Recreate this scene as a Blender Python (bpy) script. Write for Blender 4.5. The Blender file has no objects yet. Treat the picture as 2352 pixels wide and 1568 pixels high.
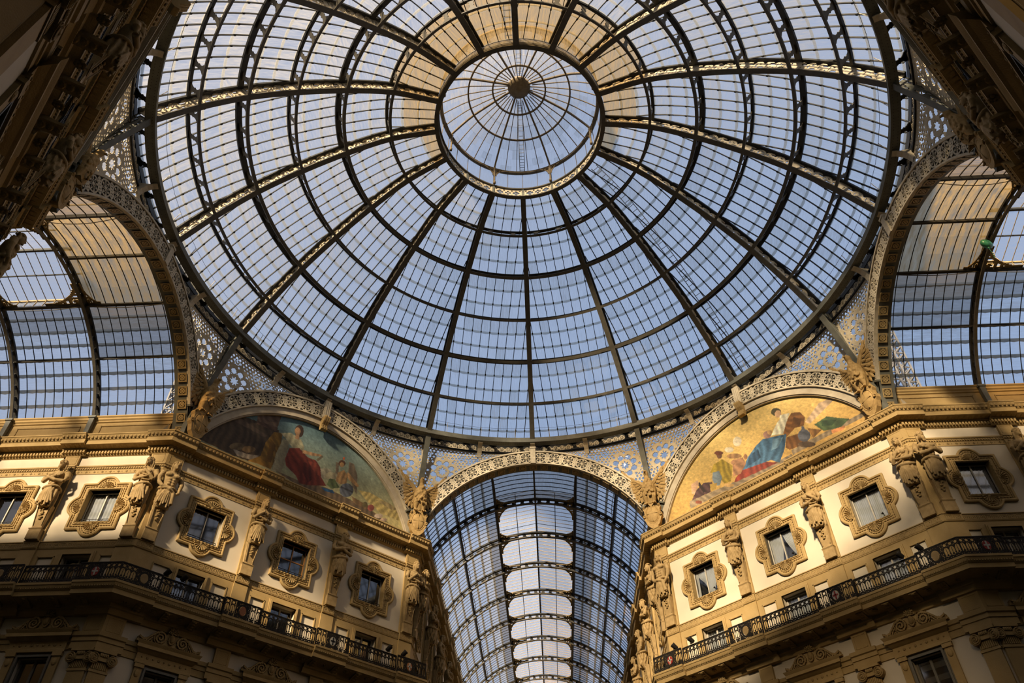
import bpy, math, random
import numpy as np
from math import sin, cos, pi, sqrt, atan2, radians as R, tan
from mathutils import Vector, Matrix

random.seed(7)
sc = bpy.context.scene
COL = sc.collection

# ---------------------------------------------------------------- camera
CAM = (0.4342, -23.8029, 0.0)          # eye height is z = 0, the paving lies at FLOOR
YAW, PITCH, ROLL, FPX = -0.042426, 0.782200, -0.007725, 1765.78
FLOOR = -1.65
fw = Vector((sin(YAW) * cos(PITCH), cos(YAW) * cos(PITCH), sin(PITCH)))
r0 = Vector((cos(YAW), -sin(YAW), 0.0))
u0 = r0.cross(fw)
rt = r0 * cos(ROLL) + u0 * sin(ROLL)
up = u0 * cos(ROLL) - r0 * sin(ROLL)
cam = bpy.data.cameras.new('camera')
cam.sensor_width = 36.0
cam.lens = FPX * 36.0 / 2352.0
cam.clip_end = 600
camo = bpy.data.objects.new('camera', cam)
COL.objects.link(camo)
m = Matrix((rt, up, -fw)).transposed().to_4x4()
m.translation = CAM
camo.matrix_world = m
sc.camera = camo

# ---------------------------------------------------------------- sky, sun, exposure
SUN_AZ, SUN_EL = R(202.0), R(24.0)
sdir = Vector((sin(SUN_AZ) * cos(SUN_EL), cos(SUN_AZ) * cos(SUN_EL), sin(SUN_EL)))
sun = bpy.data.lights.new('sun', 'SUN')
sun.energy = 13.0
sun.color = (1.0, 0.80, 0.55)
sun.angle = R(5.0)
suno = bpy.data.objects.new('sun', sun)
COL.objects.link(suno)
suno.rotation_euler = sdir.to_track_quat('Z', 'Y').to_euler()
suno.location = (0, -60, 80)

world = bpy.data.worlds.new('sky')
sc.world = world
world.use_nodes = True
nt = world.node_tree
nt.nodes.clear()
tc = nt.nodes.new('ShaderNodeTexCoord')
dp = nt.nodes.new('ShaderNodeVectorMath'); dp.operation = 'DOT_PRODUCT'
dp.inputs[1].default_value = sdir
nt.links.new(tc.outputs['Generated'], dp.inputs[0])
rmp = nt.nodes.new('ShaderNodeValToRGB')
rmp.color_ramp.elements[0].position = 0.0
rmp.color_ramp.elements[0].color = (0.33, 0.455, 0.69, 1)
rmp.color_ramp.elements[1].position = 1.0
rmp.color_ramp.elements[1].color = (0.53, 0.51, 0.55, 1)
mr = nt.nodes.new('ShaderNodeMapRange')
mr.inputs[1].default_value = -0.6
mr.inputs[2].default_value = 1.0
nt.links.new(dp.outputs['Value'], mr.inputs[0])
nt.links.new(mr.outputs[0], rmp.inputs[0])
bg = nt.nodes.new('ShaderNodeBackground')
bg.inputs['Strength'].default_value = 1.0
nt.links.new(rmp.outputs[0], bg.inputs['Color'])
wo = nt.nodes.new('ShaderNodeOutputWorld')
nt.links.new(bg.outputs[0], wo.inputs['Surface'])

sc.view_settings.view_transform = 'Standard'
sc.view_settings.look = 'None'
sc.view_settings.gamma = 1.0
sc.view_settings.use_curve_mapping = False
sc.view_settings.exposure = 0.0
sc.cycles.max_bounces = 7
sc.cycles.diffuse_bounces = 1
sc.cycles.transparent_max_bounces = 24
sc.cycles.caustics_reflective = False
sc.cycles.caustics_refractive = False

# ---------------------------------------------------------------- helpers
class MB:
    """collects vertices and faces, then becomes one mesh"""
    def __init__(s):
        s.v = []; s.f = []; s.mi = []; s.cur = 0
    def add(s, vs, fs):
        o = len(s.v)
        s.v.extend(tuple(map(float, p)) for p in vs)
        for f in fs:
            s.f.append(tuple(i + o for i in f)); s.mi.append(s.cur)
        return s
    def hexa(s, p):
        return s.add(p, [(0, 3, 2, 1), (4, 5, 6, 7), (0, 1, 5, 4), (1, 2, 6, 5), (2, 3, 7, 6), (3, 0, 4, 7)])
    def box(s, x0, x1, y0, y1, z0, z1):
        return s.hexa([(x0, y0, z0), (x1, y0, z0), (x1, y1, z0), (x0, y1, z0), (x0, y0, z1), (x1, y0, z1), (x1, y1, z1), (x0, y1, z1)])
    def fbox(s, u0, u1, v0, v1, z0, z1):
        """box in facade coordinates: v grows towards the hall"""
        return s.box(u0, u1, -v1, -v0, z0, z1)
    def sweep(s, pts, A, B, w, h, close=False):
        """rectangular bar along pts, half-widths w along A and h along B (vectors per point)"""
        n = len(pts); vs = []
        for i in range(n):
            p = Vector(pts[i]); a = Vector(A[i]) * (w[i] if hasattr(w, '__len__') else w); b = Vector(B[i]) * (h[i] if hasattr(h, '__len__') else h)
            vs += [p - a - b, p + a - b, p + a + b, p - a + b]
        fs = []
        for i in range(n if close else n - 1):
            o = 4 * i; q = 4 * ((i + 1) % n)
            for k in range(4):
                fs.append((o + k, o + (k + 1) % 4, q + (k + 1) % 4, q + k))
        if not close:
            fs += [(0, 3, 2, 1), (4 * n - 4, 4 * n - 3, 4 * n - 2, 4 * n - 1)]
        return s.add(vs, fs)
    def bar(s, p, q, w, h=None, upv=(0, 0, 1)):
        p = Vector(p); q = Vector(q); d = (q - p).normalized()
        u = Vector(upv)
        a = d.cross(u)
        if a.length < 1e-4:
            a = d.cross(Vector((1, 0, 0)))
        a.normalize(); b = a.cross(d)
        return s.sweep([p, q], [a, a], [b, b], w / 2, (h or w) / 2)
    def tube(s, pts, rad, n=6, close=False):
        pts = [Vector(p) for p in pts]; N = len(pts); vs = []
        ref = Vector((0.13, 0.31, 0.94))
        for i, p in enumerate(pts):
            d = (pts[(i + 1) % N] - pts[i - 1]) if close else (pts[min(i + 1, N - 1)] - pts[max(i - 1, 0)])
            d.normalize()
            a = d.cross(ref)
            if a.length < 0.05:
                a = d.cross(Vector((1, 0, 0)))
            a.normalize(); b = d.cross(a)
            r = rad[i] if hasattr(rad, '__len__') else rad
            for k in range(n):
                t = 2 * pi * k / n
                vs.append(p + a * (r * cos(t)) + b * (r * sin(t)))
        fs = []
        for i in range(N if close else N - 1):
            o = n * i; q = n * ((i + 1) % N)
            for k in range(n):
                fs.append((o + k, o + (k + 1) % n, q + (k + 1) % n, q + k))
        if not close:
            fs += [tuple(range(n))[::-1], tuple(range(n * (N - 1), n * N))]
        return s.add(vs, fs)
    def loft(s, rings, cap=True, closed=True):
        n = len(rings[0]); vs = [p for r in rings for p in r]; fs = []
        for i in range(len(rings) - 1):
            for k in range(n if closed else n - 1):
                a = i * n + k; b = i * n + (k + 1) % n
                fs.append((a, b, b + n, a + n))
        if cap:
            fs += [tuple(range(n))[::-1], tuple(range(n * (len(rings) - 1), n * len(rings)))]
        return s.add(vs, fs)
    def prism(s, poly, fn, d0, d1):
        n = len(poly)
        vs = [fn(a, b, d0) for a, b in poly] + [fn(a, b, d1) for a, b in poly]
        fs = [tuple(range(n))[::-1], tuple(range(n, 2 * n))] + [(k, (k + 1) % n, n + (k + 1) % n, n + k) for k in range(n)]
        return s.add(vs, fs)
    def blob(s, c, rx, ry, rz, nu=10, nv=7, fn=None):
        rings = []
        for j in range(nv + 1):
            t = pi * (j + 0.02) / (nv + 0.04); ring = []
            for k in range(nu):
                a = 2 * pi * k / nu; g = fn(a, t) if fn else 1.0
                ring.append((c[0] + rx * g * sin(t) * cos(a), c[1] + ry * g * sin(t) * sin(a), c[2] - rz * cos(t)))
            rings.append(ring)
        return s.loft(rings)
    def raster(s, func, u0, u1, z0, z1, cell, fn, d0, d1):
        """plate cut out by func(U, Z): every solid cell is a quad at depth d1 with edges down to d0"""
        nu = max(1, int(round((u1 - u0) / cell))); nz = max(1, int(round((z1 - z0) / cell)))
        us = np.linspace(u0, u1, nu + 1); zs = np.linspace(z0, z1, nz + 1)
        U, Z = np.meshgrid((us[:-1] + us[1:]) / 2, (zs[:-1] + zs[1:]) / 2, indexing='ij')
        M = np.asarray(func(U, Z), bool)
        Mp = np.pad(M, 1)
        idx = {}; vs = []; fs = []
        def vid(i, j, d):
            k = (i, j, d)
            if k not in idx:
                idx[k] = len(vs); vs.append(fn(us[i], zs[j], d1 if d else d0))
            return idx[k]
        for i, j in zip(*np.nonzero(M)):
            i = int(i); j = int(j)
            fs.append((vid(i, j, 1), vid(i + 1, j, 1), vid(i + 1, j + 1, 1), vid(i, j + 1, 1)))
            if d0 != d1:
                if not Mp[i, j + 1]: fs.append((vid(i, j, 0), vid(i, j, 1), vid(i, j + 1, 1), vid(i, j + 1, 0)))
                if not Mp[i + 2, j + 1]: fs.append((vid(i + 1, j, 0), vid(i + 1, j + 1, 0), vid(i + 1, j + 1, 1), vid(i + 1, j, 1)))
                if not Mp[i + 1, j]: fs.append((vid(i, j, 0), vid(i + 1, j, 0), vid(i + 1, j, 1), vid(i, j, 1)))
                if not Mp[i + 1, j + 2]: fs.append((vid(i, j + 1, 0), vid(i, j + 1, 1), vid(i + 1, j + 1, 1), vid(i + 1, j + 1, 0)))
        return s.add(vs, fs)
    def mesh(s, name, mat=None, smooth=False):
        me = bpy.data.meshes.new(name)
        me.from_pydata(s.v, [], s.f)
        for x in (mat if isinstance(mat, (list, tuple)) else [mat]):
            if x: me.materials.append(x)
        if isinstance(mat, (list, tuple)) and len(mat) > 1:
            me.polygons.foreach_set('material_index', s.mi)
        if smooth:
            me.polygons.foreach_set('use_smooth', [True] * len(me.polygons))
        me.update()
        return me
    def obj(s, name, mat, parent=None, smooth=False, loc=(0, 0, 0), rz=0.0):
        return put(name, s.mesh(name, mat, smooth), parent, loc, rz)

def put(name, me, parent=None, loc=(0, 0, 0), rz=0.0):
    o = bpy.data.objects.new(name, me)
    COL.objects.link(o)
    o.location = loc; o.rotation_euler = (0, 0, rz)
    if parent: o.parent = parent
    return o
def empty(name, loc=(0, 0, 0), rz=0.0, parent=None):
    o = put(name, None, parent, loc, rz)
    o.empty_display_size = 0.3
    return o
def tag(o, label=None, cat=None, group=None, kind=None):
    if label: o['label'] = label
    if cat: o['category'] = cat
    if group: o['group'] = group
    if kind: o['kind'] = kind
    return o
def stuff(o):
    o['kind'] = 'stuff'; return o
def fv(u, v, z):
    return (u, -v, z)
def fuse(mb, voxel, name, mat):
    """fuse overlapping solids into one continuous sculpted surface"""
    o = mb.obj(name, mat)
    md = o.modifiers.new('r', 'REMESH'); md.mode = 'VOXEL'; md.voxel_size = voxel; md.use_smooth_shade = True
    dg = bpy.context.evaluated_depsgraph_get()
    me = bpy.data.meshes.new_from_object(o.evaluated_get(dg))
    me.name = name
    if not me.materials: me.materials.append(mat)
    bpy.data.objects.remove(o)
    me.polygons.foreach_set('use_smooth', [True] * len(me.polygons))
    return me
def px(P):
    """where a world point falls in the 2352 x 1568 frame (used only to find the largest panes)"""
    d = Vector(P) - Vector(CAM); z = d.dot(fw)
    if z < 0.1: return None
    return (1176 + FPX * d.dot(rt) / z, 784 - FPX * d.dot(up) / z)
def seen_area(pts):
    q = [px(p) for p in pts]
    if any(x is None for x in q): return 0.0
    cx = sum(p[0] for p in q) / len(q); cy = sum(p[1] for p in q) / len(q)
    if not (-5 < cx < 2357 and -5 < cy < 1573): return 0.0
    return abs(sum(q[i - 1][0] * q[i][1] - q[i][0] * q[i - 1][1] for i in range(len(q)))) / 2

# ---------------------------------------------------------------- materials
def srgb(r, g, b):
    f = lambda c: (c / 255 / 12.92) if c <= 10.3 else ((c / 255 + 0.055) / 1.055) ** 2.4
    return (f(r), f(g), f(b))
def material(name, c1, c2=None, rough=0.7, metal=0.0, scale=3.0, bump=0.0, bscale=40.0, stretch=(1, 1, 1), spec=0.3):
    m = bpy.data.materials.new(name); m.use_nodes = True
    t = m.node_tree; b = t.nodes['Principled BSDF']
    b.inputs['Roughness'].default_value = rough; b.inputs['Metallic'].default_value = metal
    b.inputs['Specular IOR Level'].default_value = spec
    c = t.nodes.new('ShaderNodeTexCoord'); mp = t.nodes.new('ShaderNodeMapping')
    mp.inputs['Scale'].default_value = stretch
    t.links.new(c.outputs['Object'], mp.inputs['Vector'])
    n = t.nodes.new('ShaderNodeTexNoise'); n.inputs['Scale'].default_value = scale; n.inputs['Detail'].default_value = 5
    t.links.new(mp.outputs[0], n.inputs['Vector'])
    r = t.nodes.new('ShaderNodeValToRGB')
    r.color_ramp.elements[0].position = 0.32; r.color_ramp.elements[1].position = 0.68
    r.color_ramp.elements[0].color = (*(c2 or c1), 1); r.color_ramp.elements[1].color = (*c1, 1)
    t.links.new(n.outputs['Fac'], r.inputs[0]); t.links.new(r.outputs[0], b.inputs['Base Color'])
    if bump:
        n2 = t.nodes.new('ShaderNodeTexNoise'); n2.inputs['Scale'].default_value = bscale; n2.inputs['Detail'].default_value = 3
        t.links.new(c.outputs['Object'], n2.inputs['Vector'])
        bp = t.nodes.new('ShaderNodeBump'); bp.inputs['Strength'].default_value = bump; bp.inputs['Distance'].default_value = 0.03
        t.links.new(n2.outputs['Fac'], bp.inputs['Height']); t.links.new(bp.outputs[0], b.inputs['Normal'])
    return m
def pane_material(name, clear, dirt, lo, hi, scale=2.0, stretch=(6, 0.7, 0.7), gloss=0.06, base=0.0, rough=0.12):
    """old roof glass: clear sheet, streaks of dirt or painted-in tone that scatter light, a little reflection"""
    m = bpy.data.materials.new(name); m.use_nodes = True
    t = m.node_tree; t.nodes.clear()
    out = t.nodes.new('ShaderNodeOutputMaterial')
    c = t.nodes.new('ShaderNodeTexCoord'); mp = t.nodes.new('ShaderNodeMapping'); mp.inputs['Scale'].default_value = stretch
    t.links.new(c.outputs['Object'], mp.inputs['Vector'])
    n = t.nodes.new('ShaderNodeTexNoise'); n.inputs['Scale'].default_value = scale; n.inputs['Detail'].default_value = 6; n.inputs['Roughness'].default_value = 0.65
    t.links.new(mp.outputs[0], n.inputs['Vector'])
    rr = t.nodes.new('ShaderNodeMapRange'); rr.inputs[1].default_value = 0.35; rr.inputs[2].default_value = 0.72
    rr.inputs[3].default_value = lo; rr.inputs[4].default_value = hi
    t.links.new(n.outputs['Fac'], rr.inputs[0])
    tr = t.nodes.new('ShaderNodeBsdfTransparent'); tr.inputs[0].default_value = (*clear, 1)
    tl = t.nodes.new('ShaderNodeBsdfTranslucent'); tl.inputs[0].default_value = (*dirt, 1)
    df = t.nodes.new('ShaderNodeBsdfDiffuse'); df.inputs[0].default_value = (*dirt, 1)
    mx0 = t.nodes.new('ShaderNodeMixShader'); mx0.inputs[0].default_value = 0.30
    t.links.new(tl.outputs[0], mx0.inputs[1]); t.links.new(df.outputs[0], mx0.inputs[2])
    mx = t.nodes.new('ShaderNodeMixShader'); t.links.new(rr.outputs[0], mx.inputs[0])
    t.links.new(tr.outputs[0], mx.inputs[1]); t.links.new(mx0.outputs[0], mx.inputs[2])
    gl = t.nodes.new('ShaderNodeBsdfGlossy'); gl.inputs['Roughness'].default_value = rough
    lw = t.nodes.new('ShaderNodeLayerWeight'); lw.inputs[0].default_value = 0.25
    mu = t.nodes.new('ShaderNodeMath'); mu.operation = 'MULTIPLY_ADD'; mu.inputs[1].default_value = gloss * 4; mu.inputs[2].default_value = base
    t.links.new(lw.outputs['Fresnel'], mu.inputs[0])
    mx2 = t.nodes.new('ShaderNodeMixShader'); t.links.new(mu.outputs[0], mx2.inputs[0])
    t.links.new(mx.outputs[0], mx2.inputs[1]); t.links.new(gl.outputs[0], mx2.inputs[2])
    t.links.new(mx2.outputs[0], out.inputs['Surface'])
    return m

OCHRE = material('ochre_stone', (0.50, 0.335, 0.135), (0.42, 0.275, 0.10), 0.75, scale=1.6, bump=0.25, bscale=30)
CREAM = material('cream_plaster', (0.76, 0.64, 0.46), (0.70, 0.58, 0.40), 0.8, scale=0.7, bump=0.08, bscale=60)
CARVED = material('carved_stone', (0.45, 0.30, 0.12), (0.32, 0.205, 0.075), 0.8, scale=9, bump=0.35, bscale=45)
STATUE = material('statue_stone', (0.46, 0.31, 0.135), (0.34, 0.22, 0.085), 0.75, scale=5, bump=0.25, bscale=35)
EAGLE = material('eagle_stone', (0.48, 0.31, 0.115), (0.35, 0.215, 0.075), 0.7, scale=6, bump=0.3, bscale=30)
ARCHSTONE = material('archivolt_stone', (0.56, 0.47, 0.33), (0.46, 0.37, 0.25), 0.7, scale=3, bump=0.1)
IRON = material('painted_iron', (0.115, 0.10, 0.072), (0.085, 0.072, 0.05), 0.55, scale=4, bump=0.1, bscale=60)
IRON2 = material('grey_green_iron', (0.17, 0.165, 0.13), (0.13, 0.125, 0.095), 0.5, scale=3, bump=0.1, bscale=60)
DARKIRON = material('dark_iron', (0.035, 0.034, 0.03), (0.022, 0.021, 0.018), 0.6, scale=4)
BLACK = material('black_railing_iron', (0.026, 0.021, 0.016), (0.016, 0.013, 0.010), 0.6, scale=8, spec=0.15)
FRET = material('pale_iron_fretwork', (0.66, 0.56, 0.40), (0.54, 0.45, 0.30), 0.6, scale=6, bump=0.1)
BRONZE = material('brown_lantern_iron', (0.24, 0.175, 0.095), (0.17, 0.12, 0.06), 0.55, scale=6)
GILT = material('tan_iron_panel', (0.46, 0.33, 0.15), (0.34, 0.23, 0.09), 0.55, scale=6)
PAVING = material('marble_paving', (0.16, 0.12, 0.08), (0.12, 0.09, 0.055), 0.5, scale=1)
SASH = material('window_sash_wood', (0.55, 0.50, 0.40), (0.48, 0.42, 0.32), 0.5, scale=8)
GREYWOOD = material('grey_window_wood', (0.20, 0.18, 0.14), (0.16, 0.14, 0.10), 0.6, scale=8)
CURTAIN = material('white_curtain', (0.82, 0.80, 0.72), (0.74, 0.71, 0.62), 0.9, scale=12, stretch=(4, 4, 0.4))
INSIDE = material('dark_room', (0.03, 0.028, 0.025), (0.02, 0.018, 0.016), 0.9)  # near-black colour stands for the shade of unlit rooms
PANE = pane_material('roof_glass', (0.90, 0.92, 0.95), (0.62, 0.60, 0.56), 0.06, 0.26)
PANE2 = pane_material('streaked_roof_glass', (0.84, 0.87, 0.90), (0.55, 0.52, 0.46), 0.14, 0.50)
GOLDLIT = pane_material('golden_light_glass', (0.70, 0.58, 0.40), (0.58, 0.40, 0.17), 0.22, 0.62)  # amber tint paints in the golden light on panes round the lantern
AMBER2 = pane_material('streaky_golden_glass', (0.50, 0.42, 0.30), (0.46, 0.31, 0.12), 0.15, 0.85, scale=1.3, stretch=(1.0, 4.0, 1.0))  # streaky golden tint for the crowns of the first side bays
BROWN = pane_material('soot_brown_glass', (0.42, 0.38, 0.33), (0.34, 0.24, 0.12), 0.25, 0.6)
SOOT = pane_material('soot_grey_glass', (0.50, 0.50, 0.50), (0.30, 0.26, 0.20), 0.15, 0.45)
LAP = pane_material('lapped_glass_edge', (0.60, 0.63, 0.62), (0.52, 0.49, 0.40), 0.35, 0.65, scale=6)
OPAL = pane_material('opal_glass', (0.75, 0.76, 0.76), (0.80, 0.78, 0.70), 0.5, 0.75)
FROST = pane_material('frosted_skylight_glass', (0.92, 0.92, 0.92), (0.70, 0.74, 0.80), 0.26, 0.45)
LIGHTSTOP = pane_material('light_blocking_glass', (0.16, 0.15, 0.13), (0.15, 0.11, 0.06), 0.4, 0.7)  # made nearly opaque to block sun and sky through the unseen near vault
WGLASS = pane_material('window_glass', (0.72, 0.74, 0.76), (0.2, 0.2, 0.2), 0.02, 0.08, gloss=0.16, base=0.16, rough=0.04)
RUST = material('orange_medallion', (0.42, 0.16, 0.06), (0.34, 0.12, 0.045), 0.6)
WHITE = material('white_medallion', (0.52, 0.48, 0.40), (0.44, 0.40, 0.33), 0.6)
REDM = material('red_cross_enamel', (0.35, 0.035, 0.025), (0.28, 0.03, 0.02), 0.5)
TAN = material('tan_medallion', (0.36, 0.24, 0.10), (0.28, 0.18, 0.07), 0.6)
GREENB = material('green_balloon_foil', (0.06, 0.33, 0.19), (0.03, 0.2, 0.1), 0.25, spec=0.6)
PINKB = material('magenta_balloon_foil', (0.55, 0.02, 0.12), (0.4, 0.015, 0.09), 0.3, spec=0.6)
STEEL = material('galvanised_steel', (0.20, 0.19, 0.18), (0.15, 0.14, 0.13), 0.5)
PAINT_LEFT = [((85,65,42),[(-6.96,25.39),(-4.98,27.97),(-3.84,28.1),(-2.54,28.17),(-2.47,26.03),(-3.87,25.35),(-4.67,25.3)]),((105,80,55),[(-5.62,27.44),(-5.05,27.81),(-3.14,27.48),(-3.21,27.3)]),((112,84,60),[(-3.99,28.7),(-2.61,29.46),(-2.69,28.09),(-3.98,28.02)]),((92,66,46),[(-3.9,28.13),(-2.63,28.31),(-2.71,27.97),(-3.97,27.9)]),((168,148,108),[(1.37,26.96),(1.34,26.75),(1.17,26.53),(0.92,26.37),(0.66,26.3),(0.45,26.34),(0.35,26.48),(0.38,26.69),(0.54,26.91),(0.79,27.08),(1.05,27.15),(1.27,27.11)]),((175,152,105),[(1.76,26.96),(1.72,26.81),(1.58,26.64),(1.36,26.51),(1.14,26.44),(0.97,26.46),(0.89,26.55),(0.92,26.7),(1.06,26.87),(1.27,27.0),(1.5,27.07),(1.67,27.06)]),((196,162,88),[(3.27,26.62),(4.1,26.81),(5.0,26.71),(6.19,26.49),(6.47,25.76),(5.01,25.75),(3.96,26.14)]),((170,140,85),[(4.53,26.5),(5.52,26.69),(6.25,26.51),(5.83,26.28)]),((112,86,56),[(-2.34,25.51),(-0.6,25.51),(1.14,25.84),(2.32,25.78),(4.27,25.68),(5.7,25.33),(3.62,25.17),(0.16,25.05)]),((120,95,58),[(-4.23,26.15),(-4.25,26.01),(-4.39,25.85),(-4.58,25.72),(-4.8,25.64),(-4.97,25.65),(-5.05,25.73),(-5.03,25.87),(-4.9,26.03),(-4.71,26.16),(-4.49,26.24),(-4.31,26.23)]),((140,105,60),[(-3.59,26.27),(-3.61,26.14),(-3.73,26.0),(-3.91,25.88),(-4.1,25.82),(-4.25,25.82),(-4.33,25.9),(-4.31,26.03),(-4.19,26.17),(-4.02,26.29),(-3.82,26.36),(-3.67,26.35)]),((160,140,110),[(-4.83,25.68),(-3.98,25.75),(-3.3,25.97),(-3.5,25.52),(-4.49,25.38)]),((150,105,35),[(-2.81,27.9),(-2.3,28.1),(-2.16,27.01),(-2.44,25.46),(-3.17,25.46),(-3.87,25.35),(-3.21,26.01),(-3.13,27.0)]),((120,80,25),[(-2.9,27.36),(-2.5,27.08),(-2.54,25.88),(-2.85,25.84)]),((165,145,100),[(-2.17,27.8),(-1.76,27.7),(-1.69,26.41),(-1.81,25.53),(-2.32,25.41),(-2.37,26.54)]),((60,36,20),[(-1.02,28.9),(-1.02,28.66),(-1.08,28.45),(-1.21,28.32),(-1.36,28.3),(-1.5,28.41),(-1.59,28.6),(-1.6,28.84),(-1.53,29.05),(-1.4,29.19),(-1.25,29.2),(-1.11,29.1)]),((182,162,112),[(-2.4,28.05),(-1.8,28.37),(-1.08,28.23),(-0.76,27.83),(-0.76,27.53),(-1.47,27.42),(-2.01,27.82)]),((170,120,75),[(-1.23,28.79),(-1.23,28.64),(-1.27,28.51),(-1.35,28.43),(-1.45,28.42),(-1.53,28.48),(-1.59,28.6),(-1.59,28.75),(-1.55,28.88),(-1.47,28.96),(-1.37,28.97),(-1.29,28.91)]),((170,120,75),[(-1.48,28.4),(-1.26,28.52),(-1.18,28.18),(-1.45,28.11)]),((125,50,30),[(-1.67,27.31),(-1.06,27.62),(-0.41,27.27),(0.16,27.3),(0.51,26.98),(0.7,26.35),(1.12,25.95),(-0.04,25.48),(-0.57,25.36),(-0.87,25.74),(-1.61,26.09),(-1.76,26.49)]),((100,36,22),[(-0.88,26.8),(-0.22,26.88),(0.19,26.0),(-0.07,25.64),(-0.52,26.14)]),((145,62,38),[(-0.37,27.05),(0.24,27.16),(0.57,26.41),(0.28,26.39)]),((172,122,75),[(-0.83,27.61),(-0.05,27.75),(0.46,27.87),(0.42,27.73),(-0.12,27.51),(-0.8,27.38)]),((110,90,60),[(0.14,27.39),(0.46,27.84),(0.57,27.77),(0.27,27.3)]),((120,96,66),[(1.45,27.86),(1.66,27.84),(1.78,26.97),(1.55,27.11)]),((120,96,66),[(2.32,28.25),(2.69,28.27),(3.05,27.56),(3.2,26.28),(2.82,26.72),(2.39,27.5)]),((178,128,72),[(1.71,27.18),(2.07,27.54),(2.42,27.27),(2.4,26.71),(1.97,26.45),(1.65,26.55)]),((178,128,72),[(2.29,27.51),(2.52,27.44),(3.28,26.93),(3.18,26.78),(2.46,27.04)]),((90,55,30),[(2.1,28.04),(2.09,27.91),(2.01,27.78),(1.9,27.69),(1.78,27.67),(1.68,27.71),(1.63,27.81),(1.64,27.94),(1.71,28.07),(1.82,28.16),(1.94,28.18),(2.04,28.14)]),((178,128,72),[(2.02,27.9),(2.02,27.81),(1.98,27.72),(1.91,27.66),(1.83,27.65),(1.77,27.68),(1.73,27.76),(1.74,27.86),(1.78,27.95),(1.85,28.0),(1.92,28.02),(1.99,27.98)]),((220,90,30),[(2.0,28.36),(2.0,28.3),(1.99,28.24),(1.96,28.21),(1.92,28.21),(1.89,28.24),(1.87,28.29),(1.87,28.36),(1.88,28.41),(1.92,28.44),(1.95,28.44),(1.98,28.41)]),((92,96,52),[(1.24,26.54),(1.58,26.63),(2.01,26.23),(1.48,25.91),(1.13,26.07)]),((98,94,88),[(2.95,26.47),(2.92,26.21),(2.78,25.96),(2.56,25.8),(2.32,25.76),(2.12,25.85),(2.01,26.05),(2.03,26.31),(2.17,26.56),(2.4,26.73),(2.64,26.78),(2.85,26.68)]),((70,64,58),[(2.04,26.37),(2.94,26.38),(2.9,26.25),(2.03,26.24)]),((45,78,98),[(0.82,25.72),(1.6,25.87),(1.73,25.69),(1.08,25.58)]),((130,95,55),[(2.88,26.02),(3.5,25.94),(4.24,25.9),(4.04,25.58),(3.07,25.63)]),((160,80,60),[(4.55,25.91),(4.53,25.79),(4.46,25.67),(4.35,25.59),(4.23,25.57),(4.13,25.62),(4.08,25.71),(4.1,25.84),(4.17,25.96),(4.28,26.04),(4.4,26.06),(4.5,26.01)]),((205,170,130),[(5.23,25.63),(5.2,25.53),(5.09,25.43),(4.94,25.34),(4.79,25.3),(4.67,25.31),(4.62,25.37),(4.65,25.47),(4.75,25.57),(4.9,25.66),(5.05,25.7),(5.17,25.69)]),((190,150,110),[(5.55,25.5),(5.52,25.43),(5.44,25.35),(5.32,25.29),(5.2,25.26),(5.11,25.26),(5.07,25.3),(5.1,25.37),(5.18,25.45),(5.29,25.51),(5.41,25.55),(5.51,25.54)]),((110,90,50),[(4.06,25.94),(4.05,25.84),(3.99,25.75),(3.91,25.69),(3.81,25.67),(3.73,25.71),(3.69,25.78),(3.7,25.88),(3.76,25.98),(3.85,26.04),(3.95,26.06),(4.02,26.02)])]
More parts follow.
